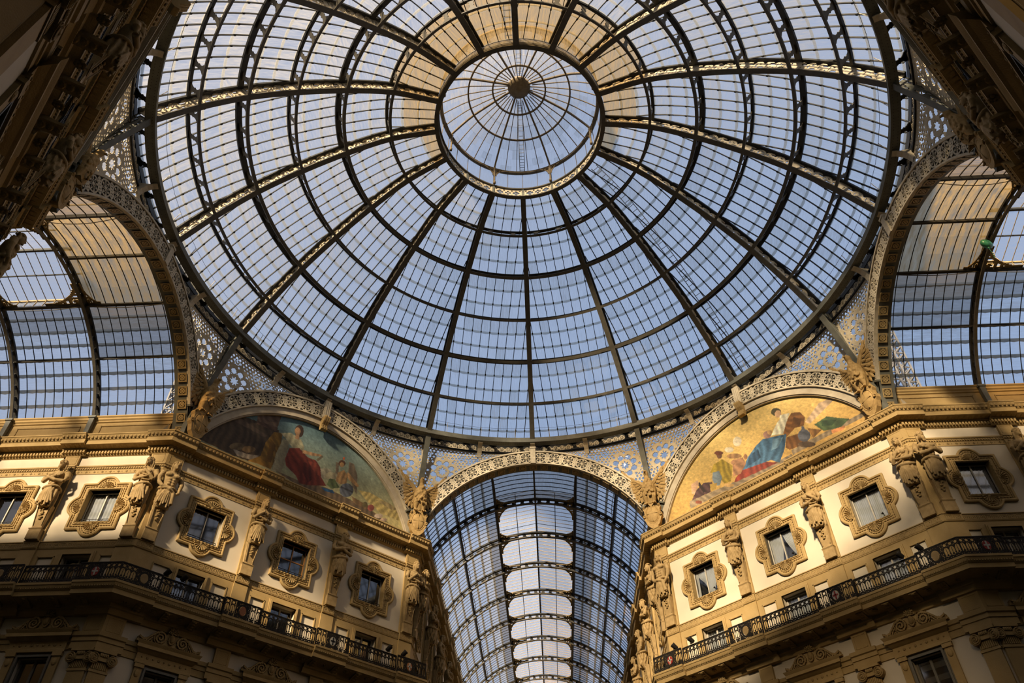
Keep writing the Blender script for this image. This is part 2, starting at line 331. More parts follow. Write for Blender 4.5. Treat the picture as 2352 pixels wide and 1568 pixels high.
PAINT_RIGHT = [((190,150,105),[(3.34,27.01),(4.41,27.68),(5.24,27.65),(5.38,27.44),(4.54,27.12),(3.58,26.75)]),((150,122,84),[(2.09,25.78),(6.86,25.8),(6.81,25.54),(2.09,25.43)]),((150,122,84),[(-5.03,25.9),(-1.93,25.66),(2.02,25.53),(2.05,25.29),(-1.9,25.29),(-5.07,25.39)]),((130,80,35),[(2.77,28.02),(3.25,27.79),(3.43,27.31),(3.23,26.83),(2.68,26.98),(2.04,26.69),(1.89,27.14),(2.27,27.65)]),((100,60,25),[(2.79,27.71),(3.22,27.32),(3.0,26.97),(2.5,27.14)]),((72,60,30),[(2.2,28.44),(2.12,28.34),(1.99,28.31),(1.83,28.36),(1.69,28.49),(1.61,28.65),(1.61,28.8),(1.69,28.91),(1.82,28.94),(1.98,28.88),(2.12,28.75),(2.2,28.59)]),((195,145,95),[(2.18,28.3),(2.12,28.2),(2.02,28.16),(1.92,28.19),(1.83,28.28),(1.78,28.41),(1.79,28.54),(1.85,28.64),(1.95,28.68),(2.05,28.66),(2.14,28.56),(2.19,28.43)]),((226,202,152),[(2.06,28.28),(2.68,28.08),(2.32,27.62),(1.91,27.01),(1.2,27.3),(1.71,27.86),(1.98,28.01)]),((125,78,36),[(2.04,26.69),(3.06,26.46),(3.14,25.71),(2.0,25.83),(1.81,26.11)]),((140,56,36),[(-1.1,26.11),(0.45,25.87),(1.12,25.45),(-0.55,25.53),(-1.82,25.6),(-1.64,25.86)]),((75,102,112),[(0.65,27.37),(2.1,26.9),(1.73,26.04),(1.21,25.4),(0.77,25.81),(-1.1,26.11),(-0.58,26.73),(0.13,27.18)]),((55,78,90),[(-0.45,26.77),(0.17,26.91),(0.23,26.28),(-0.85,26.15)]),((110,132,132),[(1.24,27.03),(1.85,26.8),(1.38,26.35),(0.93,26.37)]),((170,120,90),[(1.21,27.36),(1.14,27.26),(1.03,27.22),(0.9,27.26),(0.79,27.36),(0.73,27.5),(0.73,27.63),(0.8,27.73),(0.91,27.76),(1.04,27.73),(1.15,27.63),(1.21,27.49)]),((190,140,80),[(1.3,27.48),(1.26,27.42),(1.2,27.4),(1.12,27.42),(1.06,27.48),(1.02,27.56),(1.02,27.65),(1.06,27.71),(1.13,27.73),(1.21,27.71),(1.27,27.65),(1.3,27.57)]),((98,92,86),[(3.38,26.04),(3.28,25.88),(3.11,25.81),(2.92,25.86),(2.77,26.01),(2.68,26.22),(2.69,26.43),(2.8,26.6),(2.97,26.66),(3.16,26.61),(3.32,26.46),(3.4,26.25)]),((98,92,86),[(3.06,26.88),(3.19,26.8),(3.18,26.45),(2.98,26.56)]),((95,70,45),[(3.49,25.37),(3.4,25.32),(3.21,25.36),(2.96,25.47),(2.72,25.63),(2.56,25.8),(2.52,25.92),(2.62,25.97),(2.82,25.94),(3.07,25.82),(3.3,25.66),(3.46,25.5)]),((130,86,40),[(3.34,26.59),(4.08,26.03),(3.49,25.8)]),((76,86,46),[(3.78,26.56),(4.6,26.66),(5.17,26.2),(5.69,25.83),(5.07,25.6),(4.15,25.91)]),((52,66,36),[(4.26,26.57),(5.05,26.16),(4.68,25.97),(4.15,26.23)]),((212,132,72),[(4.55,25.73),(5.35,25.57),(5.21,25.37),(4.53,25.51)]),((168,132,42),[(-2.84,27.46),(-2.2,27.49),(-1.66,26.71),(-1.99,25.8),(-2.45,25.87),(-2.78,26.63),(-3.21,27.04)]),((120,80,50),[(-2.17,27.74),(-2.22,27.64),(-2.3,27.6),(-2.4,27.62),(-2.48,27.69),(-2.52,27.81),(-2.52,27.94),(-2.47,28.03),(-2.39,28.08),(-2.29,28.06),(-2.21,27.98),(-2.16,27.86)]),((112,60,36),[(-2.05,27.85),(-2.11,27.8),(-2.23,27.81),(-2.39,27.87),(-2.53,27.97),(-2.63,28.09),(-2.65,28.18),(-2.59,28.23),(-2.47,28.23),(-2.32,28.16),(-2.17,28.06),(-2.07,27.95)]),((222,192,142),[(-0.69,27.95),(-0.77,27.81),(-0.9,27.75),(-1.05,27.78),(-1.18,27.9),(-1.25,28.08),(-1.24,28.27),(-1.16,28.41),(-1.03,28.47),(-0.88,28.44),(-0.75,28.31),(-0.68,28.14)]),((222,192,142),[(-1.32,27.68),(-1.38,27.62),(-1.51,27.61),(-1.66,27.67),(-1.81,27.78),(-1.9,27.91),(-1.92,28.02),(-1.86,28.09),(-1.73,28.09),(-1.58,28.03),(-1.43,27.92),(-1.34,27.79)]),((150,105,60),[(-0.92,27.01),(-1.01,26.96),(-1.2,26.99),(-1.44,27.1),(-1.68,27.25),(-1.84,27.41),(-1.88,27.53),(-1.8,27.59),(-1.6,27.55),(-1.35,27.44),(-1.12,27.29),(-0.96,27.13)]),((165,112,70),[(-1.57,27.08),(-0.89,26.9),(-0.78,26.41),(-1.26,25.96),(-1.78,25.99)]),((165,112,70),[(-1.41,26.81),(-1.45,26.75),(-1.51,26.72),(-1.59,26.74),(-1.66,26.8),(-1.7,26.89),(-1.7,26.97),(-1.67,27.04),(-1.6,27.06),(-1.52,27.04),(-1.45,26.98),(-1.41,26.9)]),((150,100,62),[(-0.58,26.77),(-0.62,26.7),(-0.68,26.66),(-0.75,26.67),(-0.81,26.73),(-0.84,26.82),(-0.83,26.91),(-0.79,26.99),(-0.73,27.02),(-0.66,27.01),(-0.6,26.95),(-0.58,26.87)]),((122,126,116),[(-3.05,26.96),(-2.61,26.84),(-2.51,26.31),(-2.77,25.91),(-3.07,26.03),(-3.18,26.54)]),((92,62,52),[(-4.48,26.35),(-3.79,26.61),(-3.22,26.37),(-3.35,25.79),(-4.84,25.87)]),((60,45,35),[(-4.26,26.79),(-4.07,26.78),(-3.78,26.0),(-3.96,25.97)]),((185,140,60),[(-3.42,26.3),(-2.9,26.15),(-3.11,25.78),(-3.46,25.84)]),((215,160,90),[(-1.86,25.45),(-1.92,25.42),(-2.04,25.44),(-2.2,25.51),(-2.36,25.6),(-2.47,25.7),(-2.5,25.77),(-2.44,25.8),(-2.32,25.78),(-2.15,25.71),(-2.0,25.62),(-1.89,25.52)]),((150,80,50),[(-4.18,25.43),(-4.22,25.39),(-4.31,25.39),(-4.43,25.44),(-4.54,25.5),(-4.62,25.58),(-4.64,25.65),(-4.59,25.69),(-4.5,25.69),(-4.38,25.65),(-4.27,25.58),(-4.2,25.5)]),((215,160,110),[(-4.68,26.94),(-4.15,26.98),(-4.16,26.67),(-4.59,26.16),(-4.77,26.32)])]

# ================================================================ the dome
INNER = [(5.02, 41.80), (7.70, 41.20), (10.18, 39.80), (12.53, 38.08), (14.65, 36.18), (16.475, 34.02), (18.0, 31.80)]
def catmull(P, s):
    i = min(int(s), len(P) - 2); t = s - i
    p1 = np.array(P[i]); p2 = np.array(P[i + 1])
    p0 = np.array(P[i - 1]) if i > 0 else 2 * p1 - p2
    p3 = np.array(P[i + 2]) if i + 2 < len(P) else 2 * p2 - p1
    return 0.5 * (2 * p1 + (p2 - p0) * t + (2 * p0 - 5 * p1 + 4 * p2 - p3) * t * t + (3 * p1 - p0 - 3 * p2 + p3) * t ** 3)
def prof_in(s):
    return tuple(catmull(INNER, s))
OUT_LEVEL = []
DEPTH = 0.82
for j in range(7):
    a = catmull(INNER, max(0, j - 0.3)); b = catmull(INNER, min(6, j + 0.3)); d = b - a; d /= np.linalg.norm(d)
    OUT_LEVEL.append((INNER[j][0] - d[1] * DEPTH, INNER[j][1] + d[0] * DEPTH))
OUT_LEVEL[0] = (5.15, 42.55)
def prof_out(s):
    return tuple(catmull(OUT_LEVEL, s))
def nrm(s, f=prof_in):
    a = np.array(f(max(0, s - 0.05))); b = np.array(f(min(6, s + 0.05))); d = b - a; d /= np.linalg.norm(d)
    return (-d[1], d[0])          # outward normal in the (r, z) plane
def pol(r, az, z):
    return (r * sin(az), r * cos(az), z)

dome = empty('glass_dome', (0, 0, 31.8))
tag(dome, 'great iron and glass dome of sixteen ribs rising over the crossing', 'dome')
DZ = -31.8                        # children are built in world heights and hang below this origin
def dchild(name, mb, mat, az=0.0, smooth=False, parent=None):
    o = mb.obj(name, mat, parent or dome, smooth)
    if parent is None:
        o.location = (0, 0, DZ); o.rotation_euler = (0, 0, -az)
    return o

NSEG = 24
SS = [6.0 * i / NSEG for i in range(NSEG + 1)]
def yz(P, x=0.0):
    return (x, P[0], P[1])
# rib flanges (inner and outer) and the fretwork web between them
mb = MB()
mb.sweep([yz(prof_in(s)) for s in SS], [(1, 0, 0)] * 25, [(0, *nrm(s)) for s in SS], 0.165, 0.03)
rib_in = mb.mesh('flange', IRON)
mb = MB()
mb.sweep([yz(prof_out(s)) for s in SS], [(1, 0, 0)] * 25, [(0, *nrm(s)) for s in SS], 0.15, 0.06)
rib_out = mb.mesh('outer_flange', DARKIRON)
def web_xyz(s, t, x):
    a = prof_in(s); b = prof_out(s)
    return (x, a[0] + (b[0] - a[0]) * t, a[1] + (b[1] - a[1]) * t)
TL = [0]
for j in range(6):
    TL.append(TL[-1] + np.hypot(INNER[j + 1][0] - INNER[j][0], INNER[j + 1][1] - INNER[j][1]))
def scroll(S, T, unit):
    """running scroll: rings with a leaf core, linked by short tendrils"""
    k = np.floor(S / unit); x = S - (k + 0.5) * unit; y = T
    up_ = np.where(np.mod(k, 2) == 0, 1.0, -1.0); yy = y * up_
    rr = np.hypot(x * 0.9, y)
    ring = (np.abs(rr - 0.20) < 0.055) & ~((x > 0.0) & (np.abs(yy - 0.12) < 0.05))
    core = (rr < 0.085)
    petal = (np.hypot(x - 0.11, y - 0.0) < 0.06) | (np.hypot(x + 0.05, y - 0.1) < 0.055) | (np.hypot(x + 0.05, y + 0.1) < 0.055)
    link = (np.abs(np.abs(x) - unit / 2) < 0.12) & (np.abs(yy - 0.6 * (np.abs(x) - unit / 2)) < 0.06)
    border = np.abs(y) > 0.27
    return ring | core | petal | link | border
mb = MB()
for j in range(6):
    L = TL[j + 1] - TL[j]; nun = max(2, int(round(L / 0.62))); unit = L / nun
    mb.raster(lambda S, T: scroll(S, (T - 0.5) * 0.64, unit) | (S < 0.16) | (S > L - 0.16), 0, L, 0.06, 0.94, 0.045, lambda S, T, d: web_xyz(j + S / L, T, d), -0.02, 0.02)
rib_web = mb.mesh('fretwork_web', FRET)
for k in range(16):
    az = k * R(22.5)
    rb = put('rib', rib_in, dome, (0, 0, DZ), -az)
    put('fretwork_web', rib_web, rb); put('outer_flange', rib_out, rb)

# purlin rings, one girder per bay: inner chord, outer chord, notched gussets
def arc_sweep(mb, r, z, a0, a1, n, A, B, w, h):
    """A, B given in (r, z) components"""
    pts = []; AA = []; BB = []
    for i in range(n + 1):
        a = a0 + (a1 - a0) * i / n
        pts.append(pol(r, a, z)); AA.append((A[0] * sin(a), A[0] * cos(a), A[1])); BB.append((B[0] * sin(a), B[0] * cos(a), B[1]))
    mb.sweep(pts, AA, BB, w, h)
def gusset(mb, p0, p1, az, w, th=0.02):
    """notched plate from (r,z) p0 to p1 at azimuth az, w wide along the ring"""
    prof = [(0, 1.0), (0.16, 1.0), (0.27, 0.55), (0.42, 0.4), (0.5, 0.62), (0.58, 0.4), (0.73, 0.55), (0.84, 1.0), (1, 1.0)]
    c = Vector(pol(1, az, 0)); tg = Vector((cos(az), -sin(az), 0))
    nn = Vector((c.x, c.y, 0)) * -(p1[1] - p0[1]) + Vector((0, 0, 1)) * (p1[0] - p0[0]); nn.normalize()
    L = []; Rr = []
    for t, f in prof:
        P = Vector(pol(p0[0] + (p1[0] - p0[0]) * t, az, p0[1] + (p1[1] - p0[1]) * t))
        L.append(P - tg * w * f); Rr.append(P + tg * w * f)
    n = len(prof)
    vs = [p + nn * th for p in L] + [p + nn * th for p in Rr] + [p - nn * th for p in L] + [p - nn * th for p in Rr]
    fs = []
    for i in range(n - 1):
        fs += [(i, i + 1, n + i + 1, n + i), (2 * n + i, 3 * n + i, 3 * n + i + 1, 2 * n + i + 1), (i, 2 * n + i, 2 * n + i + 1, i + 1), (n + i, n + i + 1, 3 * n + i + 1, 3 * n + i)]
    mb.add(vs, fs)
for j in range(1, 6):
    ri, zi = INNER[j]; ro, zo = OUT_LEVEL[j]; nr = nrm(j)
    tn = (nr[1], -nr[0])
    wide = j in (2, 4)
    a0 = 0.16 / ri; a1 = R(22.5) - a0
    mb = MB()
    arc_sweep(mb, ri, zi, a0, a1, 10, tn, nr, 0.10 if wide else 0.08, 0.035)
    chord = mb.mesh('inner_chord', IRON)
    mb = MB()
    arc_sweep(mb, ro - nr[0] * 0.02, zo - nr[1] * 0.02, a0, a1, 10, tn, nr, 0.17 if wide else 0.09, 0.06)
    och = mb.mesh('outer_chord', DARKIRON)
    ng = max(2, int(round(ri * R(22.5) / 1.35)))
    mb = MB()
    for g in range(ng):
        gusset(mb, (ri, zi), (ro, zo), R(22.5) * (g + 0.5) / ng, 0.25)
    gs = mb.mesh('gusset', IRON)
    for k in range(16):
        p = put('purlin', chord, dome, (0, 0, DZ), -k * R(22.5))
        put('outer_chord', och, p); stuff(put('gusset_plates', gs, p))

# ring beam at the foot of the dome: riveted inner flange, dark outer ring, notched gussets between
for k in range(16):
    az = k * R(22.5)
    mb = MB()
    arc_sweep(mb, 18.03, 31.80, 0, R(22.5), 14, (1, 0), (0, 1), 0.23, 0.03)
    arc_sweep(mb, 17.84, 31.97, 0, R(22.5), 14, (1, 0), (0, 1), 0.02, 0.17)
    f = dchild('ring_flange', mb, IRON2, az)
    mb = MB()
    for i in range(45):
        for q in (0.14, -0.06):
            a = R(22.5) * (i + 0.5) / 45; c = pol(17.98 + q, a, 31.762)
            mb.box(c[0] - 0.014, c[0] + 0.014, c[1] - 0.014, c[1] + 0.014, c[2], c[2] + 0.01)
    stuff(dchild('rivets', mb, DARKIRON, parent=f))
    mb = MB()
    arc_sweep(mb, 18.98, 32.36, 0, R(22.5), 14, (1, 0), (0, 1), 0.16, 0.20)
    dchild('outer_ring', mb, DARKIRON, az)
    for g in range(4):
        mb = MB(); gusset(mb, (18.1, 31.88), (18.86, 32.3), R(22.5) * (g + 0.5) / 4, 0.26)
        dchild('gusset', mb, DARKIRON, az)

# glazing bars: in each bay they run parallel to the bay's middle, and stop against the ribs
BW = 0.607
HALF = sin(R(11.25))
NROW = 18
rows = [6.0 * i / NROW for i in range(NROW + 1)]
def surf(x, s, lift=0.0):
    r, z = prof_out(s); n = nrm(s, prof_out); r += n[0] * lift; z += n[1] * lift
    return (x, sqrt(max(r * r - x * x, 0.01)), z)
for kx in range(-5, 6):
    x = kx * BW; rmin = (abs(x) + 0.13) / HALF
    s0 = 0.0
    while s0 < 5.9 and prof_out(s0)[0] < rmin: s0 += 0.05
    nn = max(2, int((6 - s0) * 3.5)); ss = [s0 + (6.02 - s0) * i / nn for i in range(nn + 1)]
    ss = [min(6, s) for s in ss]
    mb = MB()
    mb.sweep([surf(x, s, 0.02) for s in ss], [(1, 0, 0)] * len(ss), [(0, *nrm(s, prof_out)) for s in ss], 0.018, 0.045)
    for s in rows[1:-1]:
        if s > s0 + 0.05: mb.bar(surf(x, s - 0.02, 0.0), surf(x, s + 0.02, 0.0), 0.085, 0.05)
    me = mb.mesh('glazing_bar', DARKIRON)
    for k in range(16):
        put('glazing_bar', me, dome, (0, 0, DZ), -(k + 0.5) * R(22.5))
# panes: lapped sheets, each a little over the one below
rnd = random.Random(3)
pane_list = []
for ir in range(NROW):
    for ip in range(12):
        xa = (ip - 6) * BW; xb = xa + BW
        s0 = rows[ir]; s1 = min(6.0, rows[ir + 1] + 0.045)
        q = []
        for s, lf in ((s0, 0.035), (s1, 0.075)):
            B = prof_out(s)[0] * HALF - 0.04
            q.append((max(-B, min(B, xa)), max(-B, min(B, xb)), s, lf))
        if q[1][1] - q[1][0] < 0.08: continue
        sm = s1 - 0.014; sb = s1 - 0.058
        (a, b, sA, lA), (c, d, sB, lB) = q
        if b - a < 0.02: b = a + 0.02
        xm = [c + (d - c) * t for t in (0, 0.2, 0.5, 0.8, 1)]
        low = [surf(xm[0], sm, lB), surf(xm[1], s1 - 0.004, lB), surf(xm[2], s1, lB), surf(xm[3], s1 - 0.004, lB), surf(xm[4], sm, lB)]
        pts = [surf(b, sA, lA), surf(a, sA, lA), surf(c, sb, lB - 0.006), surf(d, sb, lB - 0.006)] + low
        PF = [(0, 1, 2, 3), (3, 2, 4, 5, 6, 7, 8)]
        mbp = MB(); mbp.add(pts, PF); mbp.mi = [0, 1]
        me = mbp.mesh('pane', [PANE, LAP])
        for k in range(16):
            az = (k + 0.5) * R(22.5); ca, sa = cos(-az), sin(-az)
            wp = [(p[0] * ca - p[1] * sa, p[0] * sa + p[1] * ca, p[2]) for p in pts]
            azd = (az + pi) % (2 * pi) - pi
            south = 1 - cos(azd)
            pr = rnd.random()
            if south > 1.0 - 0.06 * ip % 3 and (ir == 0 or (ir == 1 and south > 0.85) or (ir == 2 and south > 1.2)): mt = GOLDLIT
            elif ir in (6, 12): mt = PANE2
            elif ir in (1, 2, 3, 9, 15) and pr < 0.5: mt = PANE2
            else: mt = PANE if pr < 0.93 else PANE2
            pane_list.append((seen_area(wp), me, k, mt, wp))
pane_list.sort(key=lambda t: -t[0])
rest = MB(); MATS = [PANE, PANE2, GOLDLIT, LAP]
pane_mesh = {}
for i, (ar, me, k, mt, wp) in enumerate(pane_list):
    if i < 300:
        key = (me.name, mt.name)
        if key not in pane_mesh:
            c = me.copy(); c.name = 'pane'; c.materials[0] = mt; pane_mesh[key] = c
        put('pane', pane_mesh[key], dome, (0, 0, DZ), -(k + 0.5) * R(22.5))
    else:
        rest.cur = MATS.index(mt); rest.add(wp, PF[:1]); rest.cur = 3; rest.add(wp[2:], [(1, 0, 2, 3, 4, 5, 6)])
stuff(rest.obj('smaller_panes', MATS, dome, loc=(0, 0, DZ)))

# ---------------------------------------------------------------- oculus ring and lantern
lantern = tag(empty('lantern', (0, 0, 41.8)), 'round glazed lantern cupola on the quatrefoil ring at the crown of the dome', 'lantern')
LZ = -41.8
def lchild(name, mb, mat, az=0.0, smooth=False, parent=None):
    o = mb.obj(name, mat, parent or lantern, smooth)
    if parent is None: o.location = (0, 0, LZ); o.rotation_euler = (0, 0, -az)
    return o
mb = MB(); arc_sweep(mb, 5.0, 41.78, 0, 2 * pi, 96, (1, 0), (0, 1), 0.13, 0.04)
arc_sweep(mb, 5.12, 41.95, 0, 2 * pi, 96, (1, 0), (0, 1), 0.03, 0.12); lchild('lower_ring', mb, IRON)
mb = MB(); arc_sweep(mb, 5.0, 42.62, 0, 2 * pi, 96, (1, 0), (0, 1), 0.12, 0.05); lchild('upper_ring', mb, IRON)
def quatre(S, T, L):
    x = (np.mod(S / L, 1) - 0.5) * L
    out = np.ones_like(S, bool)
    for cx in (-L * 0.27, L * 0.0, L * 0.27):
        for dx, dy in ((0.13, 0), (-0.13, 0), (0, 0.13), (0, -0.13)):
            if abs(cx) < 0.01:
                out &= ~(np.hypot(x - cx - dx * 1.0, T - dy) < 0.085)
            else:
                out &= ~(np.hypot(x - cx - dx, T - dy) < 0.10)
    for cx in (-L * 0.40, -L * 0.135, L * 0.135, L * 0.40):
        for sy in (-0.24, 0.24):
            out &= ~(np.hypot(x - cx, T - sy) < 0.06)
    return out
LQ = 5.0 * R(22.5)
mb = MB()
mb.raster(lambda S, T: quatre(S, T, LQ), 0.02, LQ - 0.02, -0.34, 0.34, 0.04, lambda S, T, d: pol(5.0 + d, S / 5.0, 42.2 + T), 0.04, -0.02)
mq = mb.mesh('quatrefoil_panel', FRET)
mb = MB(); a = R(22.5)
mb.raster(lambda S, T: S > -1, -0.075, 0.075, -0.36, 0.36, 0.08, lambda S, T, d: pol(4.97 + d, S / 5.0, 42.2 + T), 0.04, -0.04)
mpost = mb.mesh('ring_post', IRON2)
mb = MB()
for i in range(6):
    a0 = LQ / 5.0 * i / 6; a1 = LQ / 5.0 * (i + 1) / 6
    mb.add([pol(5.1, a0, 41.9), pol(5.1, a1, 41.9), pol(5.1, a1, 42.55), pol(5.1, a0, 42.55)], [(0, 1, 2, 3)])
mbk = mb.mesh('panel_glass', OPAL)
for k in range(16):
    p = put('quatrefoil_panel', mq, lantern, (0, 0, LZ), -k * R(22.5))
    put('backing_glass', mbk, p)
    put('ring_post', mpost, lantern, (0, 0, LZ), -k * R(22.5))
CUP = [(0.0, 46.95), (0.9, 46.75), (1.7, 46.45), (3.25, 45.85), (4.3, 45.1), (4.95, 44.5)]
def cup(s):
    return tuple(catmull(CUP, s))
for k in range(8):                      # columns with bracketed heads, main cupola ribs
    az = (k + 0.5) * R(45)
    mb = MB(); mb.tube([(0, 4.78, 42.65), (0, 4.78, 42.85), (0, 4.78, 42.95), (0, 4.78, 44.3), (0, 4.78, 44.45)], [0.09, 0.09, 0.055, 0.05, 0.09], 8)
    c = lchild('column', mb, BRONZE, az, True)
    mb = MB()
    for sg in (-1, 1):
        mb.raster(lambda U, Z: (np.hypot(U - 1.0, Z - 0) > 0.86) & ((np.mod(U * 9 + Z * 5, 1) < 0.62) | (np.hypot(U - 1, Z) < 0.96) | (U < 0.1) | (Z > 0.9)) & (np.hypot(U - 1.0, Z) < 1.32), 0.0, 1.0, 0.0, 1.0, 0.05, lambda U, Z, d: (sg * U * 0.95, sqrt(max(4.78 ** 2 - (U * 0.95) ** 2, 1)) + d, 43.55 + Z * 0.9), -0.015, 0.015)
    stuff(lchild('spandrel_bracket', mb, BRONZE, az, parent=c))
    mb = MB(); ss = [0.15 + 4.85 * i / 14 for i in range(15)]
    mb.sweep([yz(cup(s)) for s in ss], [(1, 0, 0)] * 15, [(0, *nrm_) for nrm_ in [(0.3, 0.95)] * 15], 0.05, 0.07)
    lchild('cupola_rib', mb, BRONZE, az)
for s, w in ((2.0, 0.05), (3.0, 0.05), (5.0, 0.09)):
    r, z = cup(s); mb = MB(); arc_sweep(mb, r, z, 0, 2 * pi, 64, (1, 0), (0, 1), w, w); lchild('cupola_hoop', mb, BRONZE)
mb = MB(); arc_sweep(mb, 4.85, 44.42, 0, 2 * pi, 64, (1, 0), (0, 1), 0.05, 0.1); lchild('eaves_ring', mb, BRONZE)
mb = MB(); mb.tube([(0, 0, 47.0), (0, 0, 46.75), (0, 0, 46.62), (0, 0, 46.58), (0, 0, 46.45)], [0.75, 0.72, 0.5, 0.3, 0.14], 20); lchild('boss', mb, BRONZE, smooth=True)
for k in range(40):                     # light bars of the cupola
    if k % 5 == 2: continue
    az = (k + 0.5) * 2 * pi / 40 ; s0 = 1.0 if k % 2 else 0.8
    mb = MB(); ss = [s0 + (5 - s0) * i / 8 for i in range(9)]
    mb.sweep([yz(cup(s)) for s in ss], [(1, 0, 0)] * 9, [(0, 0.3, 0.95)] * 9, 0.02, 0.035); lchild('cupola_bar', mb, BRONZE, az)
for k in range(40):
    a0 = k * 2 * pi / 40; a1 = (k + 1) * 2 * pi / 40
    for s0, s1 in ((0.8, 2.02), (2.0, 2.55), (2.5, 3.02), (3.0, 3.53), (3.5, 4.03), (4.0, 4.53), (4.5, 5.0)):
        ra, za = cup(s0); rb_, zb = cup(s1)
        mb = MB().add([pol(ra, a0, za + 0.05), pol(ra, a1, za + 0.05), pol(rb_, a1, zb + 0.09), pol(rb_, a0, zb + 0.09)], [(0, 1, 2, 3)])
        if s0 in (4.5, 3.5, 4.0): lchild('cupola_pane', mb, PANE2 if (k * 7 + int(s0 * 2)) % 5 == 0 else PANE)
        else:
            if k == 0 and s0 == 0.8: small = MB()
            small.add(mb.v, mb.f)
stuff(lchild('cupola_crown_panes', small, PANE2))
for k in range(32):
    a0 = k * 2 * pi / 32; a1 = (k + 1) * 2 * pi / 32
    mb = MB().add([pol(5.05, a0, 42.6), pol(5.05, a1, 42.6), pol(5.0, a1, 44.45), pol(5.0, a0, 44.45)], [(0, 1, 2, 3)]); lchild('drum_pane', mb, PANE)
    mb = MB(); mb.bar(pol(5.03, a0, 42.6), pol(4.98, a0, 44.45), 0.03); lchild('drum_bar', mb, BRONZE)

# ================================================================ arches, frieze, pendentives, eagles
AW = 18.24                    # octagon walls stand this far from the axis
HW = 7.30                     # half width of the gallery arms
UC = 7.92                     # half length of an octagon wall
ACZ, RI, RO = 22.2, 7.95, 8.90
def fl(az, a, u=0.0, z=0.0, v=0.0):
    """world place of facade coordinates"""
    return (sin(az) * (a - v) + cos(az) * u, cos(az) * (a - v) - sin(az) * u, z)
def arcp(r, th, v):
    return (r * sin(th), -v, r * cos(th))
def arc_band(mb, ra, rb_, va, vb, t0, t1, n):
    """curved bar of rectangular section in the arch plane"""
    rings = []
    for i in range(n + 1):
        t = t0 + (t1 - t0) * i / n
        rings.append([arcp(ra, t, va), arcp(rb_, t, va), arcp(rb_, t, vb), arcp(ra, t, vb)])
    mb.loft(rings)
def rosette(X, Y):
    r = np.hypot(X, Y); a = np.arctan2(Y, X)
    pet = np.abs(r - (0.20 + 0.09 * np.cos(8 * a))) < 0.042
    s = (np.abs(r - 0.37) < 0.042) | (pet & (r < 0.36)) | (r < 0.075)
    xx = np.abs(X) - 0.455
    for cy in (-0.26, 0.0, 0.26):
        s |= np.abs(np.hypot(xx, np.abs(Y - cy)) - 0.075) < 0.036
    s |= (np.abs(xx) < 0.03) | (np.abs(Y) > 0.405)
    return s
TH = R(57.4); STEP = TH * 2 / 18
mb = MB()
mb.raster(rosette, -STEP * 8.43 / 2, STEP * 8.43 / 2, -0.44, 0.44, 0.03, lambda X, Y, d: arcp(8.43 + Y, X / 8.43, d), 0.16, 0.205)
TILE = mb.mesh('rosette_tile', FRET)
mb = MB(); arc_band(mb, RI + 0.02, RO - 0.02, 0.10, 0.16, -TH, TH, 40); BANDM = mb.mesh('band_plate', DARKIRON)
mb = MB(); arc_band(mb, RO - 0.06, RO + 0.05, 0.05, 0.26, -TH, TH, 48); RIMO = mb.mesh('outer_rim', FRET)
mb = MB(); arc_band(mb, RI - 0.03, RI + 0.05, 0.05, 0.24, -TH, TH, 48); RIMI = mb.mesh('inner_rim', FRET)
def coffer(S, T):
    x = S; y = T; q = np.maximum(np.abs(x), np.abs(y)); r = np.hypot(x, y)
    return ((q > 0.18) & (q < 0.235)) | (r < 0.06) | (np.abs(r - 0.115) < 0.028) | ((np.abs(np.abs(x) - np.abs(y)) < 0.03) & (q < 0.2))
mb = MB(); mb.raster(coffer, -0.24, 0.24, -0.24, 0.24, 0.03, lambda S, T, d: arcp(7.90 - d, S / 7.9, -0.18 + T), 0.0, 0.03)
COFFER = mb.mesh('soffit_panel', GILT)
NAMES = {0: 'far', -1: 'left lunette', 1: 'right lunette', -2: 'left-hand', 2: 'right-hand'}
ARCHLAB = {0: 'pierced iron arch opening into the far gallery', -1: 'pierced iron arch framing the painting with the red-robed figure',
           1: 'pierced iron arch framing the painting with the blue-skirted figure', -2: 'pierced iron arch at the mouth of the left-hand gallery',
           2: 'pierced iron arch at the mouth of the right-hand gallery', 4: 'pierced iron arch over the viewer at the near gallery mouth', -3: 'pierced iron arch above the dark upper-left cornice', 3: 'pierced iron arch above the dark upper-right cornice'}
arch_of = {}
